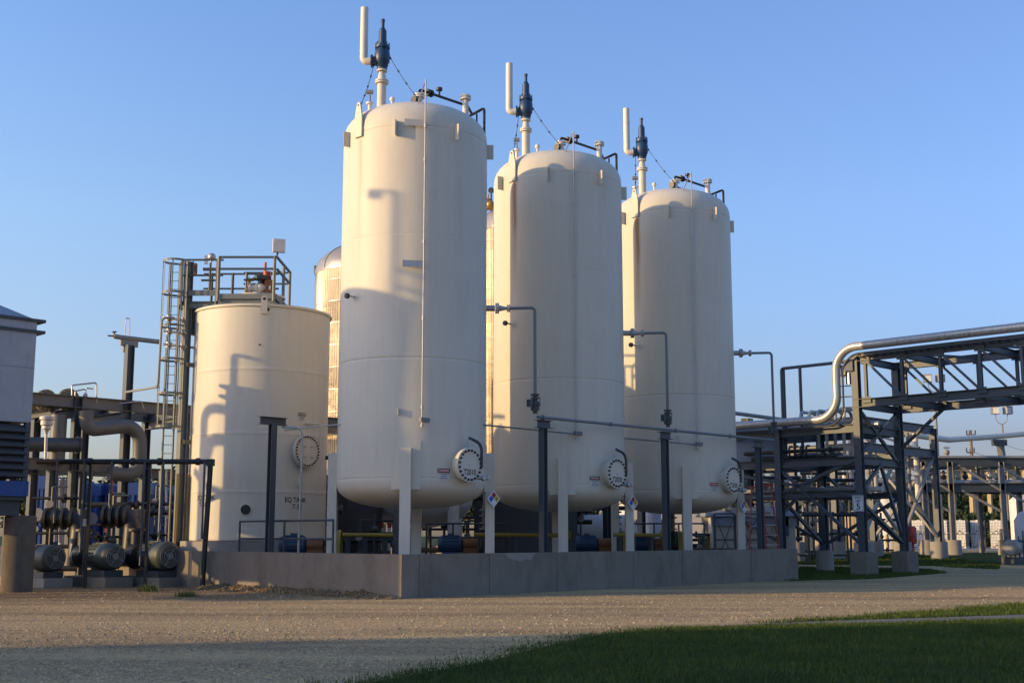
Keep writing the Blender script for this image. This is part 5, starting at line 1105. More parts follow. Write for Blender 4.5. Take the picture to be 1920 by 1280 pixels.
for k in range(6):
    s = .9 + k * .42; t2 = thing('pipe_loop', 'hooped %s pipe drop between rack decks, %s counting away from the S bend' % ('galvanised' if k % 2 else 'cream', ('first', 'second', 'third', 'fourth', 'fifth', 'sixth')[k]), 'pipe', RA(s, 1.3, 5), LPG); MB().bend_tube([RA(s, .5, 6.5), RA(s, .5, 6.95), RA(s, 1.9, 6.95), RA(s, 1.9, 4.9)], .075, .35, 10, 6).build('pipe', GALV if k % 2 else CREAM, t2)
for k in range(4):
    s = 2.6 + k * .28; t2 = thing('small_loop', 'small black pipe loop on the middle rack deck, %s from the near bridge leg' % ('first', 'second', 'third', 'fourth')[k], 'pipe', RA(s, .4, 5.2), 'small black loops on the middle deck'); MB().bend_tube([RA(s, .7, 5.0), RA(s, .2, 5.0), RA(s, .2, 5.45), RA(s, .45, 5.45)], .05, .12, 8).build('pipe', PIPE_D, t2)
# tall thin pipe frame by the S bend
t2 = thing('tall_pipe_frame', 'tall thin grey pipe frame standing on the rack left of S bend', 'pipe', RA(4.1, .9, 5)); zf = RA(0, 0, 0); p = onplane(1465, 691, RA(3.8, .9, 0), V); zf = (p.z - 1.65) / 1.04 + 1.65
b3 = MB().bend_tube([RA((p - A0).dot(V) / 1.04, .9, 4.9), RA((p - A0).dot(V) / 1.04, .9, zf), RA(.5, .9, zf)], .075, .12, 10); s_ = (onplane(1500, 700, RA(3.8, .9, 0), V) - A0).dot(V) / 1.04; b3.cyl(RA(s_, .9, 4.9), RA(s_, .9, zf), .075, n=10); s_ = (onplane(1470, 700, RA(3.8, 1.1, 0), V) - A0).dot(V) / 1.04; b3.cyl(RA(s_, 1.1, 4.9), RA(s_, 1.1, zf), .05, n=10); b3.build('pipe', STEEL, t2)
t2 = thing('rack_conduit', 'long thin grey pipe sloping behind the farthest tank onto the rack', 'pipe', RA(8, 5, 6.8)); a = onplane(1360, 772, RA(8, 6, 0), U); b3 = onplane(1510, 792, RA(8, 6, 0), U); MB().cyl(a, b3 + (b3 - a) * .1, .10, n=10).build('pipe', STEEL_L, t2)
for k, (px, py, Y, lab) in enumerate(((1388, 790, 62, 'tan painted steel stub column behind the rack, beside the farthest tank'),)):
    q = at(px, py, Y); tag(MB().ibeam(Vector((q.x, Y, 0)), q, .3, .3, U).box(q + Vector((.35, 0, .0)), (.5, .4, .3), UA).build('stub_column', STEEL_B, loc=Vector((q.x, Y, 0))), lab, 'column')
q = at(1412, 838, 58); tag(MB().box((q.x, 58, q.z), (1.9, 1.2, 1.7)).box((q.x, 58, q.z - .9), (2.0, 1.3, .12)).build('control_cabinet', CASING, loc=(q.x, 58, q.z - 1)), 'pale cabinet on the rack deck beside the farthest tank', 'cabinet')
# speed limit sign
q = RA(0, 0, 0) ; d_ = -V; so = onplane(1609, 943, RA(-.30, 0, 0), U); t2 = thing('speed_limit_sign', 'small white speed limit 5 sign on the near bridge leg', 'sign', so)
rt = Vector((.94, -.05, 0)).normalized(); nn = Vector((rt.y, -rt.x, 0)); sw, sh = .46, .66
MB().box(so, (sw, .02, sh), math.atan2(rt.y, rt.x)).build('panel', SIGNW, t2); bdr = MB(); fp = plane_fn(so + nn * .013, rt, Z)
for x0, x1, y0, y1 in ((-.21, .21, .295, .31), (-.21, .21, -.31, -.295), (-.21, -.197, -.295, .295), (.197, .21, -.295, .295)): bdr.add([fp(x0, y0), fp(x1, y0), fp(x1, y1), fp(x0, y1)], [(0, 1, 2, 3)])
bdr.build('border', LETTER, t2); tb = MB(); text_to(tb, 'SPEED', .13, lambda x, y: fp(x, y + .22), .9); text_to(tb, 'LIMIT', .13, lambda x, y: fp(x, y + .09), .9); text_to(tb, '5', .36, lambda x, y: fp(x, y - .14)); tb.build('lettering', LETTER, t2)
# shed, ladders, valve skid
p = gnd(1410, 1036); Ys = 57.0; xa, xb_ = xat(1336, Ys, 1000), xat(1492, Ys, 1000); zt_ = zat(968, Ys); c = Vector(((xa + xb_) / 2, Ys + 1.6, 0)); t = thing('equipment_shed', 'low beige corrugated metal shed with dark blue roof behind bridge legs', 'shed', c)
MB().box(c + Z * zt_ / 2, (xb_ - xa, 3.2, zt_)).build('wall', BEIGE, t); rb = MB()
k = 0
x = xa + .15
while x < xb_: rb.box((x, Ys - .012, zt_ / 2), (.05, .024, zt_)); x += .24
rb.build('wall_rib', BEIGE, t)
r = MB(); e = .25; pk = .45
r.add([(xa - e, Ys - .3, zt_ + .02), (xb_ + e, Ys - .3, zt_ + .02), (xb_ + e, Ys + 3.5, zt_ + .02), (xa - e, Ys + 3.5, zt_ + .02), (xa - e, Ys + 1.6, zt_ + pk), (xb_ + e, Ys + 1.6, zt_ + pk)], [(0, 1, 5, 4), (2, 3, 4, 5), (1, 2, 5), (3, 0, 4), (3, 2, 1, 0)]); r.box(((xa + xb_) / 2, Ys - .06, zt_ - .2), (xb_ - xa + .1, .1, .44)); r.build('roof', ROOFM, t, flat=True)
MB().box((xb_ - .55, Ys - .06, zat(985, Ys)), (.42, .1, .9)).build('panel_box', BLUE_M, t); MB().box((xb_ - 1.6, Ys - .05, zat(1000, Ys)), (.9, .06, 2.0)).build('door', BEIGE, t)
def step_ladder(px_top, py_top, px_l, px_r, Y, lab):
    top = at(px_top, py_top, Y); bl = at(px_l, 1024, Y); br_ = at(px_r, 1024, Y); h = top.z; t = thing('step_ladder', lab, 'ladder', Vector(((bl.x + br_.x) / 2, Y, 0)), 'step ladders in front of the shed'); g = V * .0
    f = MB(); x0, x1 = bl.x, br_.x; tx0, tx1 = top.x - .2, top.x + .2
    fl = Vector((x0, Y - .5, 0)); fr_ = Vector((x0 + .75, Y - .2, 0)); bl_ = Vector((x1 - .6, Y + .5, 0)); bb = Vector((x1, Y + .8, 0)); ta, tb_ = Vector((tx0, Y, h)), Vector((tx1, Y + .2, h))
    f.beam(fl, ta, .09, .05).beam(fr_, tb_, .09, .05); f.build('front_rail', RED, t); MB().beam(bl_, ta, .07, .04).beam(bb, tb_, .07, .04).build('back_rail', RED, t); s = MB()
    for k in range(1, 9): q = k / 9; s.beam(fl.lerp(ta, q), fr_.lerp(tb_, q), .09, .03)
    s.build('step', GALV, t); s = MB()
    for k in (1, 3, 5, 7): q = k / 9; s.beam(bl_.lerp(ta, q), bb.lerp(tb_, q), .04, .03)
    s.build('back_bar', GALV, t); MB().box((ta + tb_) / 2 + Z * .03, (.5, .25, .08)).build('cap', RED, t)
step_ladder(1418, 914, 1398, 1432, 53.0, 'tall orange red step ladder behind the right steel pipe support'); step_ladder(1438, 911, 1431, 1470, 53.6, 'orange red step ladder with wide stance in front of the shed')
for x0, x1, lab in ((1340, 1378, 'steel guard frame with cross braces left of the red ladders'), (1383, 1422, 'steel guard frame with cross braces behind the red ladders')):
    Y = 55.5; a, b3 = xat(x0, Y, 1000), xat(x1, Y, 1000); t = thing('guard_frame', lab, 'railing', Vector((a, Y, 0)), 'steel guard frames before the shed'); z1, z0 = zat(963, Y), .3; m = MB()
    for x in (a, b3): m.beam((x, Y, 0), (x, Y, z1), .08, .08, V)
    for z in (z1, (z0 + z1) / 2, z0 + .2): m.beam((a, Y, z), (b3, Y, z), .07, .07)
    m.beam((a, Y + .03, z1), (b3, Y + .03, z0), .06, .04).beam((a, Y - .03, z0), (b3, Y - .03, z1), .06, .04); m.build('frame', STEEL, t)
# ------------------------------------------------------------------ far right
def base(px, Y): x = xat(px, Y, 960); return Vector((x, Y, gz(Y)))
# second rack tower
Y2 = 74.0; B2 = base(1757, Y2); t = thing('far_rack_tower', 'second braced steel rack tower standing behind the pipe bridge', 'pipe rack', B2)
zt2 = zat(803, Y2); zm2 = zat(851, Y2)
def R2(s, t_, z): return B2 + V * s + U * t_ + Z * (z - B2.z)
cols = [(0, 0), (0, -4.5), (0, -9), (4.2, 0), (4.2, -4.5), (4.2, -9)]
for s, t_ in cols: MB().ibeam(R2(s, t_, B2.z + .9), R2(s, t_, zt2), .34, .34, U).build('column', STEEL, t); MB().lathe([(.52, -.1), (.5, 1.0)], R2(s, t_, B2.z), Z, 20).build('footing', CONC_P, t)
b = MB()
for s in (0, 4.2):
    for z in (zt2 - .1, zm2): b.ibeam(R2(s, .1, z), R2(s, -9, z), .28, .5)
for t_ in (0, -4.5, -9):
    for z in (zt2 - .1, zm2): b.ibeam(R2(0, t_, z), R2(4.2, t_, z), .24, .4)
b.build('beam', STEEL, t); b = MB()
for t_ in (0, -4.5):
    b.beam(R2(0, t_, zm2), R2(0, t_ - 4.5, B2.z + 1.2), .16, .16).beam(R2(0, t_, B2.z + 1.2), R2(0, t_ - 4.5, zm2 - 1.5), .16, .16)
b.beam(R2(0, 0, zm2), R2(4.2, 0, zt2), .14, .14).beam(R2(0, 0, B2.z + 1.2), R2(4.2, 0, zm2), .14, .14).beam(R2(4.2, 0, B2.z + 1.2), R2(0, 0, zm2), .14, .14); b.build('brace', STEEL_L, t)
VP = 'upright pipes on the second rack tower'
for k, (s, t_, r, m) in enumerate(((.8, -.7, .16, CREAM), (.8, -1.7, .10, STEEL_L), (.8, -2.4, .14, CREAM), (1.0, -5.4, .12, GALV), (1.0, -6.2, .12, STEEL_L), (1.0, -7.0, .1, CREAM), (1.2, -7.8, .12, GALV))):
    tag(MB().cyl(R2(s, t_, 3.6), R2(s, t_, zt2 - .3), r, n=10).flange(R2(s, t_, 5.2), Z, r * 1.6, .1).build('tower_pipe', m, loc=R2(s, t_, 3.6)), 'upright %s pipe inside the second rack tower, %s from its right column' % ({CREAM: 'cream', STEEL_L: 'grey', GALV: 'galvanised'}[m], ('first', 'second', 'third', 'fourth', 'fifth', 'sixth', 'seventh')[k]), 'pipe', VP)
# far long rack with two decks
Y3 = 80.0; D3 = base(1880, Y3); dr3 = (Vector((-1, .05, 0))).normalized()
t = thing('far_pipe_rack', 'long dark two deck pipe rack far behind at the right edge', 'pipe rack', D3); zA, zB = zat(866, Y3), zat(914, Y3); nb = MB()
xL, xR = xat(1375, Y3, 900), xat(1990, Y3, 900)
for y in (Y3, Y3 + 4):
    for z in (zA, zB): nb.ibeam((xL, y, z), (xR, y, z), .3, .55)
nb.build('long_beam', STEEL_D, t); b = MB(); bt = MB()
for px in (1420, 1537, 1640, 1735, 1785, 1882, 1960):
    p = base(px, Y3); MB().ibeam(p + Z * .9, Vector((p.x, Y3, zA)), .32, .32, Vector((1, 0, 0))).build('column', STEEL_L, t); MB().lathe([(.5, -.1), (.48, .95)], p, Z, 18).build('footing', CONC_P, t)
    MB().ibeam(Vector((p.x, Y3 + 4, gz(84))), Vector((p.x, Y3 + 4, zA)), .32, .32, Vector((1, 0, 0))).build('column', STEEL_L, t)
    b.beam((p.x, Y3, zB - 1.6), (p.x - 2.6, Y3, zB - .2), .14, .14).beam((p.x, Y3, zA - 1.9), (p.x - 2.8, Y3, zA - .2), .14, .14)
    bt.ibeam((p.x, Y3, zA), (p.x, Y3 + 4, zA), .25, .4).ibeam((p.x, Y3, zB), (p.x, Y3 + 4, zB), .25, .4)
b.build('knee_brace', STEEL_L, t); bt.build('cross_beam', STEEL, t)
RP = 'pipes on the far two deck rack'
for z, dy, r, m, lab in ((zA + .35, 1, .14, STEEL_L, 'front grey pipe on the upper deck of the far rack'), (zA + .35, 2.2, .18, STEEL_L, 'rear thicker grey pipe on the upper deck of the far rack'), (zB + .4, .8, .16, GALV, 'front galvanised pipe on the lower deck of the far rack'), (zB + .4, 2.0, .2, STEEL_L, 'thick grey pipe in the middle of the lower far rack deck'), (zB + .45, 3.0, .13, CREAM, 'rear cream pipe on the lower deck of the far rack')):
    tag(MB().cyl((xL, Y3 + dy, z), (xR, Y3 + dy, z), r, n=10).build('far_pipe', m, loc=(xL, Y3 + dy, z)), lab, 'pipe', RP)
rr = random.Random(5)
for k in range(34):                                                     # small valves and nozzles in the distance
    px = 1390 + k * 15 + rr.uniform(-5, 5); y = Y3 + rr.uniform(.4, 3); z = rr.choice((zA + .3, zB + .3, zB + .35)); x = xat(px, y, 900)
    t2 = MB().cyl((x, y, z), (x, y, z + rr.uniform(.5, 1.1)), rr.choice((.06, .09, .13)), n=8).ball((x, y, z + .45), .2).cyl((x - .2, y, z + .75), (x + .2, y, z + .75), .05, n=8)
    mt, cn = rr.choice(((CREAM, 'cream'), (STEEL_L, 'light grey'), (GALV, 'galvanised'), (RUST, 'rusty'), (STEEL_D, 'dark'))); tag(t2.build('far_valve', mt, loc=(x, y, z)), 'small %s upright valve on the %s deck of far rack, number %d from left' % (cn, 'upper' if z > (zA + zB) / 2 else 'lower', k + 1), 'valve', 'valves on the far two deck rack')
# third rack, sunlit
Y4 = 118.0; zC, zD = zat(888, Y4), zat(907, Y4); x0, x1 = xat(1786, Y4, 900), xat(1990, Y4, 900); t = thing('sunlit_truss', 'sunlit pale steel truss far beyond the two deck rack', 'pipe rack', Vector((x0, Y4, gz(Y4)))); b = MB()
for z in (zC, zD): b.ibeam((x0, Y4, z), (x1, Y4, z), .3, .75)
b.build('chord', STEEL_B, t); b = MB()
for k in range(7): x = x0 + (x1 - x0) * k / 6; b.beam((x, Y4, gz(Y4)), (x, Y4, zC + .9), .35, .35, V); b.beam((x, Y4, zC), (x + 1.5, Y4, zD), .18, .18)
b.build('post', STEEL_B, t)
# elevated cream pipeline on a leaning support
t = thing('elevated_pipeline', 'pale pipeline on dark bracket crossing above the far rack', 'pipe', base(1882, 82)); P_ = [at(px, py, Y) for px, py, Y in ((1690, 812, 78), (1778, 824, 82), (1865, 818, 84), (1930, 812, 86), (2000, 806, 88))]
MB().tube(P_, .2, 12).build('pipe', CREAM, t); q = at(1873, 820, 84); q2 = at(1881, 866, 84); MB().beam(q - Z * .2, q2, .45, .35, V).box(q - Z * .35, (.9, .5, .4)).build('bracket', STEEL_D, t)
# floodlight masts
for px, pt, pb, Y, lab in ((1764, 735, 1030, 92, 'tall slim mast with twin floodlights seen through the pipe bridge'), (1889, 795, 1025, 110, 'tall slim mast with twin floodlights below the pipe bridge at right')):
    b_ = base(px, Y); tp = at(px, pt, Y); t = thing('floodlight_mast', lab, 'lamp', b_, 'floodlight masts'); MB().tube([b_, Vector((b_.x, Y, tp.z))], [.17, .09], 10).build('mast', STEEL_L, t)
    y_ = MB(); s = Y / 92
    for sx in (-1, 1): y_.tube([Vector((b_.x, Y, tp.z)), Vector((b_.x + sx * .25 * s, Y, tp.z + .1)), Vector((b_.x + sx * .42 * s, Y, tp.z + .35 * s)), Vector((b_.x + sx * .45 * s, Y, tp.z + .75 * s))], .035, 6)
    y_.build('yoke', STEEL_L, t)
    for sx in (-1, 1): l = MB().box((b_.x + sx * .48 * s, Y - .05, tp.z + 1.05 * s), (.6 * s, .4 * s, .6 * s), .4 * sx).build('lamp_head', STEEL_L, t); MB().box((b_.x + sx * .48 * s, Y - .28 * s, tp.z + 1.0 * s), (.42 * s, .06, .45 * s), .4 * sx).build('lens', GLASS_D, l)
Yp = 150.0; b_ = base(1828, Yp); t = thing('utility_pole', 'brown wooden utility pole with cross arms far at the right', 'pole', b_); MB().tube([b_, Vector((b_.x, Yp, zat(806, Yp)))], [.28, .18], 10).build('pole', WOODP, t); ins = MB()
for py, x0, x1 in ((815, -8, 8), (848, -10, 4)):
    z = zat(py, Yp); k = Yp / F; MB().beam((b_.x + x0 * k, Yp - .2, z), (b_.x + x1 * k, Yp - .2, z), .16, .2).build('cross_arm', WOODP, t)
    for x in (x0, x1): ins.cyl((b_.x + x * k, Yp - .2, z), (b_.x + x * k, Yp - .2, z + .55), .09, n=8)
ins.build('insulator', STEEL_D, t)
w = MB()
for py, s in ((812, 1), (846, 1)):
    z = zat(py, Yp)
    for sx in (1,):
        pts = [Vector((b_.x + sx * 40 * f, Yp + 30 * f, z - 2.5 * math.sin(math.pi * f))) for f in np.linspace(0, 1, 9)]; w.tube(pts, .02, 4)
w.build('wire', STEEL_D, t)
# caged liquid totes, two high
def tote_proto():
    t = thing('tote_tank', 'white caged liquid tote', 'tote', Vector((0, 0, 0)), 'stacked white caged liquid totes'); MB().box((0, 0, .63), (1.10, .95, .92)).cyl((0, 0, 1.08), (0, 0, 1.16), .16, n=16).build('bottle', PLAST, t); g = MB()
    for x in np.linspace(-.58, .58, 9): g.beam((x, -.5, .15), (x, -.5, 1.12), .018, .018, V).beam((x, .5, .15), (x, .5, 1.12), .018, .018, V)
    for y in np.linspace(-.5, .5, 7): g.beam((.58, y, .15), (.58, y, 1.12), .03, .03, V).beam((-.58, y, .15), (-.58, y, 1.12), .03, .03, V)
    for z in (.2, .42, .65, .88, 1.12):
        for y in (-.5, .5): g.beam((-.58, y, z), (.58, y, z), .018, .018)
        for x in (-.58, .58): g.beam((x, -.5, z), (x, .5, z), .03, .03)
    g.build('cage', STEEL_L, t); p = MB().box((0, 0, .13), (1.18, 1.0, .04)).box((0, 0, .02), (1.18, 1.0, .04))
    for x in (-.5, 0, .5): p.box((x, 0, .075), (.12, .98, .09))
    p.build('pallet', PLAST, t); MB().cyl((0, -.47, .24), (0, -.56, .24), .06, n=10).build('outlet', BLACK, t); return t
tp = tote_proto(); first = True; row = ['farthest left white stack by the red drum', 'stack left of the thin far column', 'stack right of the thin far column', 'middle stack with brightest sunlit front', 'fourth stack towards the drum pump', 'rightmost stack beside the silver drum pump']
for i, (px, s) in enumerate(((1722, 1), (1766, 1), (1800, 1), (1832, 1), (1868, 1))):
    for lvl in (0, 1):
        Y = 103.0 + (i % 2) * .4; b_ = base(px, Y); loc = b_ + Z * (1.165 * lvl * 1.0 + .05)
        rnd = ('left of the red barrel side', 'second from left', 'third from left', 'fourth from left', 'farthest right')[i]
        lab = '%s caged white liquid tote of the stack %s' % (('bottom', 'top')[lvl], rnd)
        if first: tp.location = loc; tp['label'] = lab; o = tp; first = False
        else: o = copy_tree(tp); o.location = loc; o['label'] = lab
        o.rotation_euler = (0, 0, -.66 + rr.uniform(-.06, .06)); o.scale = (.84, .84, 1)
p = base(1664, 98); tag(MB().lathe([(1.05, 0), (1.05, zat(934, 98) - p.z), (.6, zat(934, 98) - p.z + .3), (.05, zat(934, 98) - p.z + .38)], p, Z, 40).build('white_tank', WPLAIN, loc=p), 'small upright white tank far away between the bridge legs', 'tank')
p = base(1707, 71); tag(MB().lathe([(.05, .95), (.24, .97), (.28, 1.05), (.28, 1.4), (.3, 1.42), (.28, 1.45), (.28, 1.85), (.2, 1.95), (.05, 1.97)], p, Z, 20).beam(p + Z * .0, p + Z * .96, .2, .2, V).build('red_hose_drum', RED, loc=p), 'red hose drum on post beside the far bridge leg', 'drum')
p = base(1893, 66); t = thing('drum_pump', 'grey horizontal drum pump with clutter at the right edge', 'pump', p); c = Vector((p.x, p.y, zat(1026, 66))); MB().lathe([(.05, -.5), (.34, -.48), (.42, -.4), (.42, .9), (.3, 1.05), (.05, 1.1)], c, Vector((.55, .83, 0)), 28).build('drum', STEEL_L, t); MB().box(p + Z * .2 + Vector((.2, .4, 0)), (.9, 1.2, .4), .3).build('cradle', STEEL_D, t)
m = MB(); m.cyl(p + Vector((-.55, -.1, 0)), p + Vector((-.55, -.1, zat(995, 66))), .08, n=8); m.build('post', STEEL_B, t); m = MB()
for k in range(6): x = -.45 + k * .24; m.cyl(p + Vector((x, .3, .4)), p + Vector((x, .3, 1.2 + .3 * (k % 3))), .04, n=8).flange(p + Vector((x, .3, 1.0 + .2 * (k % 2))), Z, .09, .05)
m.cyl(p + Vector((-.5, .3, 1.25)), p + Vector((.9, .3, 1.25)), .05, n=8)
m.build('fitting', STEEL_D, t)
for px, Y, r, h0, lab in ((1918, 69, .5, 1012, 'small pale grey upright vessel at the right edge with pipework'), (1914, 95, .8, 938, 'pale fluted silo at the right edge behind the far rack')):
    p = base(px, Y); z1 = zat(975 if Y < 80 else 938, Y) - p.z; tag(MB().lathe([(r * .5, .2), (r, .7), (r, z1), (r * .5, z1 + .4), (.05, z1 + .5)], p, Z, 32).cyl(p + Vector((r * .9, 0, 0)), p + Vector((r * .9, 0, z1 + .6)), .09, n=8).build('upright_vessel', CASING if Y < 80 else CREAM, loc=p), lab, 'vessel')
YB = 'yellow bollards along the far road'
for i, (px, Y) in enumerate(((1345, 60), (1558, 97), (1586, 97), (1661, 96), (1675, 96), (1746, 90), (1752, 89))):
    p = base(px, Y) if i else Vector((xat(1327, 58, 1000), 58, 0)); h = 1.15 if i else 1.75
    tag(MB().lathe([(.12, 0), (.12, h - .08), (.08, h - .02), (.01, h)], p, Z, 14).build('bollard', YELLOW, loc=p), ('sunlit thick yellow bollard left of the shed', 'yellow bollard beyond the bridge legs, leftmost of the far ones', 'yellow bollard beyond the bridge legs, right of the leftmost far one', 'yellow bollard in front of the far white tank, left one', 'yellow bollard in front of the far white tank, right one', 'yellow bollard behind the red drum, left one', 'yellow bollard behind the red drum, right one')[i], 'bollard', YB)
# white low building far behind the tanks
Yw = 70; x0, x1 = xat(1175, Yw, 980), xat(1350, Yw, 980); p = Vector(((x0 + x1) / 2, Yw + 3, gz(Yw))); t = thing('white_trailer', 'long white office trailer glowing in sun behind the farthest tank legs', 'trailer', p); h = zat(950, Yw) - p.z
MB().box(p + Z * (h / 2 + .5), (x1 - x0, 6, h - .4)).build('body', WPLAIN, t); MB().box(p + Z * (h + .34), (x1 - x0 + .3, 6.3, .12)).build('roof', ROOFM, t); MB().box(p + Z * .25, (x1 - x0 - .4, 5.6, .5)).build('skirt', STEEL_D, t)
for px in (1205, 1228): q = Vector((xat(px, Yw, 980), Yw - .03, p.z + 1.9)); f = MB().box(q, (.8, .08, .9)).build('window', STEEL_D, t)
q = Vector((xat(1215, Yw, 980), Yw - .03, p.z + 1.5)); MB().box(q + Vector((3.6, 0, 0)), (.9, .08, 2.0)).build('door', CASING, t)
p = base(1222, 66); tag(MB().lathe([(.5, 0), (.5, 3.2), (.3, 3.5), (.02, 3.6)], p, Z, 24).build('grey_column_tank', CASING, loc=p), 'slim grey upright tank in front of the white trailer', 'tank')
for px, Y, lab in ((1256, 62, 'sunlit slim cream post left of the front leg of farthest tank'), (1291, 60, 'sunlit slim cream post right of the front leg of farthest tank')):
    p = base(px, Y); tag(MB().ibeam(p + Z * .5, p + Z * 5.5, .24, .24, U).lathe([(.35, -.05), (.33, .5)], p, Z, 18).build('support_post', CREAM, loc=p), lab, 'post', 'sunlit posts behind the farthest tank')
# far gravel lot clutter right: horizontal tanks and boxes behind the rack legs
FC = 'small process tanks far beyond the rack'
for px, Y, w, h, m, lab in ((1520, 100, 2.0, 3.0, STEEL, 'grey stout far process tank behind the second bridge leg'), (1562, 104, 1.6, 3.6, STEEL, 'dark far process tank behind the bridge braces'), (1600, 108, 1.8, 2.8, STEEL_B, 'tan far process tank left of the speed limit sign'), (1640, 112, 1.5, 4.2, STEEL, 'dark slim far tank left of the white tank'), (1450, 96, 2.4, 3.2, STEEL_D, 'dark far process tank above the shed roof')):
    p = base(px, Y); tag(MB().lathe([(w * .5, 0), (w * .5, h), (w * .3, h + .35), (.02, h + .45)], p, Z, 24).cyl(p + Vector((w * .55, 0, 0)), p + Vector((w * .55, 0, h + .8)), .08, n=8).build('process_tank', m, loc=p), lab, 'tank', FC)
# ------------------------------------------------------------------ trees
TG = 'distant trees behind the plant'
def tree(px, Y, h, w, lab, seed):
    r = np.random.default_rng(seed); b_ = Vector((xat(px, Y, 980), Y, gz(Y))); t = thing('tree', lab, 'tree', b_, TG); m = MB(); th = h * .45
    m.tube([b_, b_ + Vector((.1, 0, th * .5)), b_ + Vector((-.1, 0, th))], [w * .045, w * .035, w * .02], 8)
    ncl = 16; cl = []
    for k in range(ncl):
        a = r.uniform(0, 6.28); q = r.uniform(.1, .42) * w; z = h * r.uniform(.32, .9); q *= 1.15 - .7 * abs(z / h - .55); c = b_ + Vector((math.cos(a) * q, math.sin(a) * q, z)); cl.append((c, w * r.uniform(.10, .20)))
        if k % 3 == 0: m.tube([b_ + Z * th * .8, c], [w * .018, w * .006], 5)
    m.build('trunk', BARK, t)
    n = 2600; idx = r.integers(0, ncl, n); cc = np.array([tuple(c) for c, _ in cl])[idx]; rad = np.array([q for _, q in cl])[idx]
    d = r.normal(size=(n, 3)); d /= np.linalg.norm(d, axis=1)[:, None]; P = cc + d * (rad * r.uniform(.45, 1.05, n) ** 1.0)[:, None] - np.array(b_)
    s = r.uniform(.16, .36, n) * (Y / 130) ** .5
    e1 = r.normal(size=(n, 3)); e1 /= np.linalg.norm(e1, axis=1)[:, None]; e2 = np.cross(e1, d); vs = np.empty((n * 3, 3), np.float32); vs[0::3] = P - e1 * s[:, None]; vs[1::3] = P + e1 * s[:, None]; vs[2::3] = P + e2 * (s * 1.5)[:, None]
    me = bpy.data.meshes.new('crown'); me.vertices.add(n * 3); me.vertices.foreach_set('co', vs.ravel()); me.loops.add(n * 3); me.loops.foreach_set('vertex_index', np.arange(n * 3, dtype=np.int32)); me.polygons.add(n); me.polygons.foreach_set('loop_start', np.arange(0, n * 3, 3, dtype=np.int32)); me.polygons.foreach_set('loop_total', np.full(n, 3, np.int32)); me.update(calc_edges=True); me.materials.append(LEAF)
    o = bpy.data.objects.new('crown', me); col.objects.link(o); o.parent = t
k = 0
for px in (45, 95, 150, 205, 245, 285, 325, 365): tree(px, 118 + (k % 3) * 8, (8.0, 6.6, 7.4, 7.0)[k % 4], (8, 7, 9, 7.5)[k % 4], 'distant leafy tree above the blue skid tanks', 100 + k); k += 1
for px in range(1370, 1990, 36): tree(px + (k % 3) * 9 - 9, 165 + (k % 4) * 14, (9.0, 7.6, 8.4, 7.2, 8.0)[k % 5], (15, 13, 14, 12)[k % 4], 'distant dark tree in the line beyond the far rack', 100 + k); k += 1
for px in (600, 760, 905, 1070, 1180): tree(px, 150 + (k % 3) * 10, (9, 8, 8.6)[k % 3], 11, 'distant tree glimpsed low between the tank legs', 100 + k); k += 1

def hedge(px0, px1, Y, py, lab, seed):
    a, b9, h = xat(px0, Y, 990), xat(px1, Y, 990), zat(py, Y) - gz(Y); r = np.random.default_rng(seed); n = 6000; o = Vector(((a + b9) / 2, Y, gz(Y))); x = r.uniform(a, b9, n); top = h * (.78 + .2 * np.sin(x * .9) * np.sin(x * .37 + 1))
    P = np.stack([x - o.x, r.uniform(-1.2, 1.2, n), top * r.uniform(0, 1, n) ** .7], 1); q = tri_cloud('hedge', P, r.uniform(0, 6.28, n), r.uniform(0, 6.28, n), r.uniform(.25, .5, n), r.uniform(.2, .4, n), LEAF); q.location = o; tag(q, lab, 'hedge', 'dark hedges beyond the far road')
hedge(1480, 1640, 112, 948, 'dark hedge beyond the far road, between bridge legs', 71); hedge(1690, 1990, 108, 955, 'long dark hedge behind the stacked white totes', 72)
# ------------------------------------------------------------------ unseen building added outside the frame to shade the foreground
SUN_AZ = R_(16.4); SUN_EL = R_(12.0)
Ls = Vector((math.cos(SUN_AZ), math.sin(SUN_AZ), 0)); Np = Vector((-Ls.y, Ls.x, 0))
def SP_(a, p, z=0): return Ls * a + Np * p + Z * z
tanE = math.tan(SUN_EL)
c = SP_(-46, -.6); wa = math.atan2(Np.y, Np.x); t = thing('shade_building', 'long plain building added out of view to shade the foreground', 'shade_building', c)
WHH = 12.8; MB().box(c + Z * (WHH / 2 - .2), (41.4, 14, WHH - .4), wa).build('wall', BEIGE, t); rf = MB(); k = [c + Np * (sx * 20.7) + Ls * (sy * 7.3) + Z * (WHH - .4) for sx, sy in ((-1, -1), (1, -1), (1, 1), (-1, 1))]; rr_ = [c + Np * (sx * 20.7) + Z * (WHH + .5) for sx in (-1, 1)]
rf.add(k + rr_, [(0, 1, 5, 4), (2, 3, 4, 5), (1, 2, 5), (3, 0, 4), (3, 2, 1, 0)]).build('roof', ROOFM, t, flat=True)
for s in (-12, 0, 12): q = c + Np * s + Ls * 7.02; MB().box(q + Z * 2.2, (4, .12, 4.4), wa).build('roller_door', ROOFM, t)
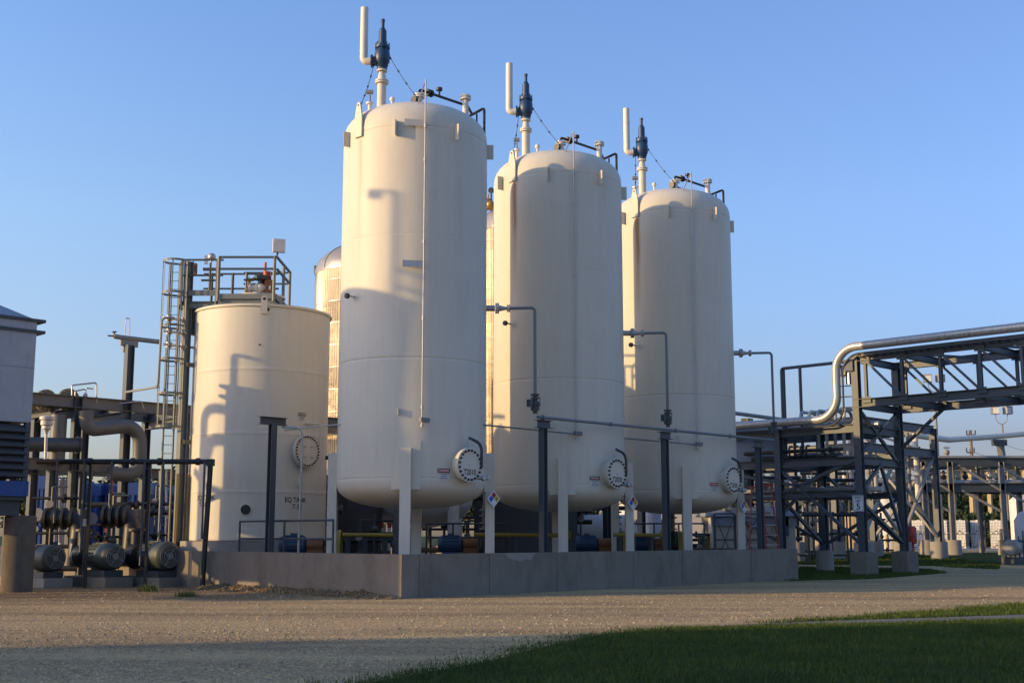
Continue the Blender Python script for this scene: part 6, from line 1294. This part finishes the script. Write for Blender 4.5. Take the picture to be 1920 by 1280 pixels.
# ------------------------------------------------------------------ sky, sun, camera
w = bpy.data.worlds.new('World'); sc.world = w; w.use_nodes = True; nt = w.node_tree
bg = nt.nodes['Background']; sky = nt.nodes.new('ShaderNodeTexSky'); sky.sky_type = 'NISHITA'; sky.sun_disc = False
sky.sun_elevation = SUN_EL
to_sun = -Ls; sky.sun_rotation = math.atan2(to_sun.x, to_sun.y) % (2 * math.pi)
sky.altitude = 20; sky.air_density = AIR; sky.dust_density = DUST; sky.ozone_density = OZONE
tint = nt.nodes.new('ShaderNodeMix'); tint.data_type = 'RGBA'; tint.blend_type = 'MULTIPLY'; tint.inputs[0].default_value = 1; tint.inputs[7].default_value = (*TINT, 1); nt.links.new(sky.outputs[0], tint.inputs[6]); 
gen = nt.nodes.new('ShaderNodeTexCoord'); sx = nt.nodes.new('ShaderNodeSeparateXYZ'); nt.links.new(gen.outputs['Generated'], sx.inputs[0])
def zramp(stops): return ramp(nt, sx.outputs[2], stops)
hl_ = zramp([(0, (.62, .52, .47)), (.06, (.74, .62, .58)), (.13, (.93, .80, .73)), (.245, (1.12, 1.04, .93)), (.41, (1.05, 1.08, 1.08)), (.75, (1, 1, 1))])
hr_ = zramp([(0, (.46, .40, .42)), (.07, (.46, .40, .45)), (.115, (.58, .53, .56)), (.18, (.69, .67, .71)), (.26, (.80, .78, .81)), (.41, (.86, .84, .87)), (.75, (1, 1, 1))])
mx = nt.nodes.new('ShaderNodeMapRange'); nt.links.new(sx.outputs[0], mx.inputs[0]); mx.inputs[1].default_value = -.36; mx.inputs[2].default_value = .36
hm = mixc(nt, mx.outputs[0], hl_, hr_)
hz = nt.nodes.new('ShaderNodeMix'); hz.data_type = 'RGBA'; hz.blend_type = 'MULTIPLY'; hz.inputs[0].default_value = 1; nt.links.new(tint.outputs[2], hz.inputs[6]); nt.links.new(hm, hz.inputs[7])
nt.links.new(hz.outputs[2], bg.inputs['Color']); bg.inputs['Strength'].default_value = SKY
sl = bpy.data.lights.new('sun', 'SUN'); sl.energy = SUNP; sl.angle = R_(.55); sl.color = SUNC
so = bpy.data.objects.new('sun', sl); col.objects.link(so)
dirv = (Ls * math.cos(SUN_EL) - Z * math.sin(SUN_EL)).normalized(); so.rotation_euler = dirv.to_track_quat('-Z', 'Y').to_euler(); so.location = (-40, 0, 40)
cam = bpy.data.cameras.new('camera'); co = bpy.data.objects.new('camera', cam); col.objects.link(co)
co.location = (0, 0, EYE); co.rotation_euler = (math.pi / 2 + TH, 0, 0); cam.sensor_width = 36; cam.lens = F / 1920 * 36; cam.clip_end = 4000; cam.clip_start = .1
sc.camera = co
sc.view_settings.view_transform = 'Standard'; sc.view_settings.look = 'None'; sc.view_settings.gamma = 1; sc.view_settings.exposure = EXPO
sc.cycles.max_bounces = 6; sc.cycles.diffuse_bounces = 3; sc.cycles.glossy_bounces = 3; sc.cycles.transmission_bounces = 2; sc.cycles.use_denoising = True
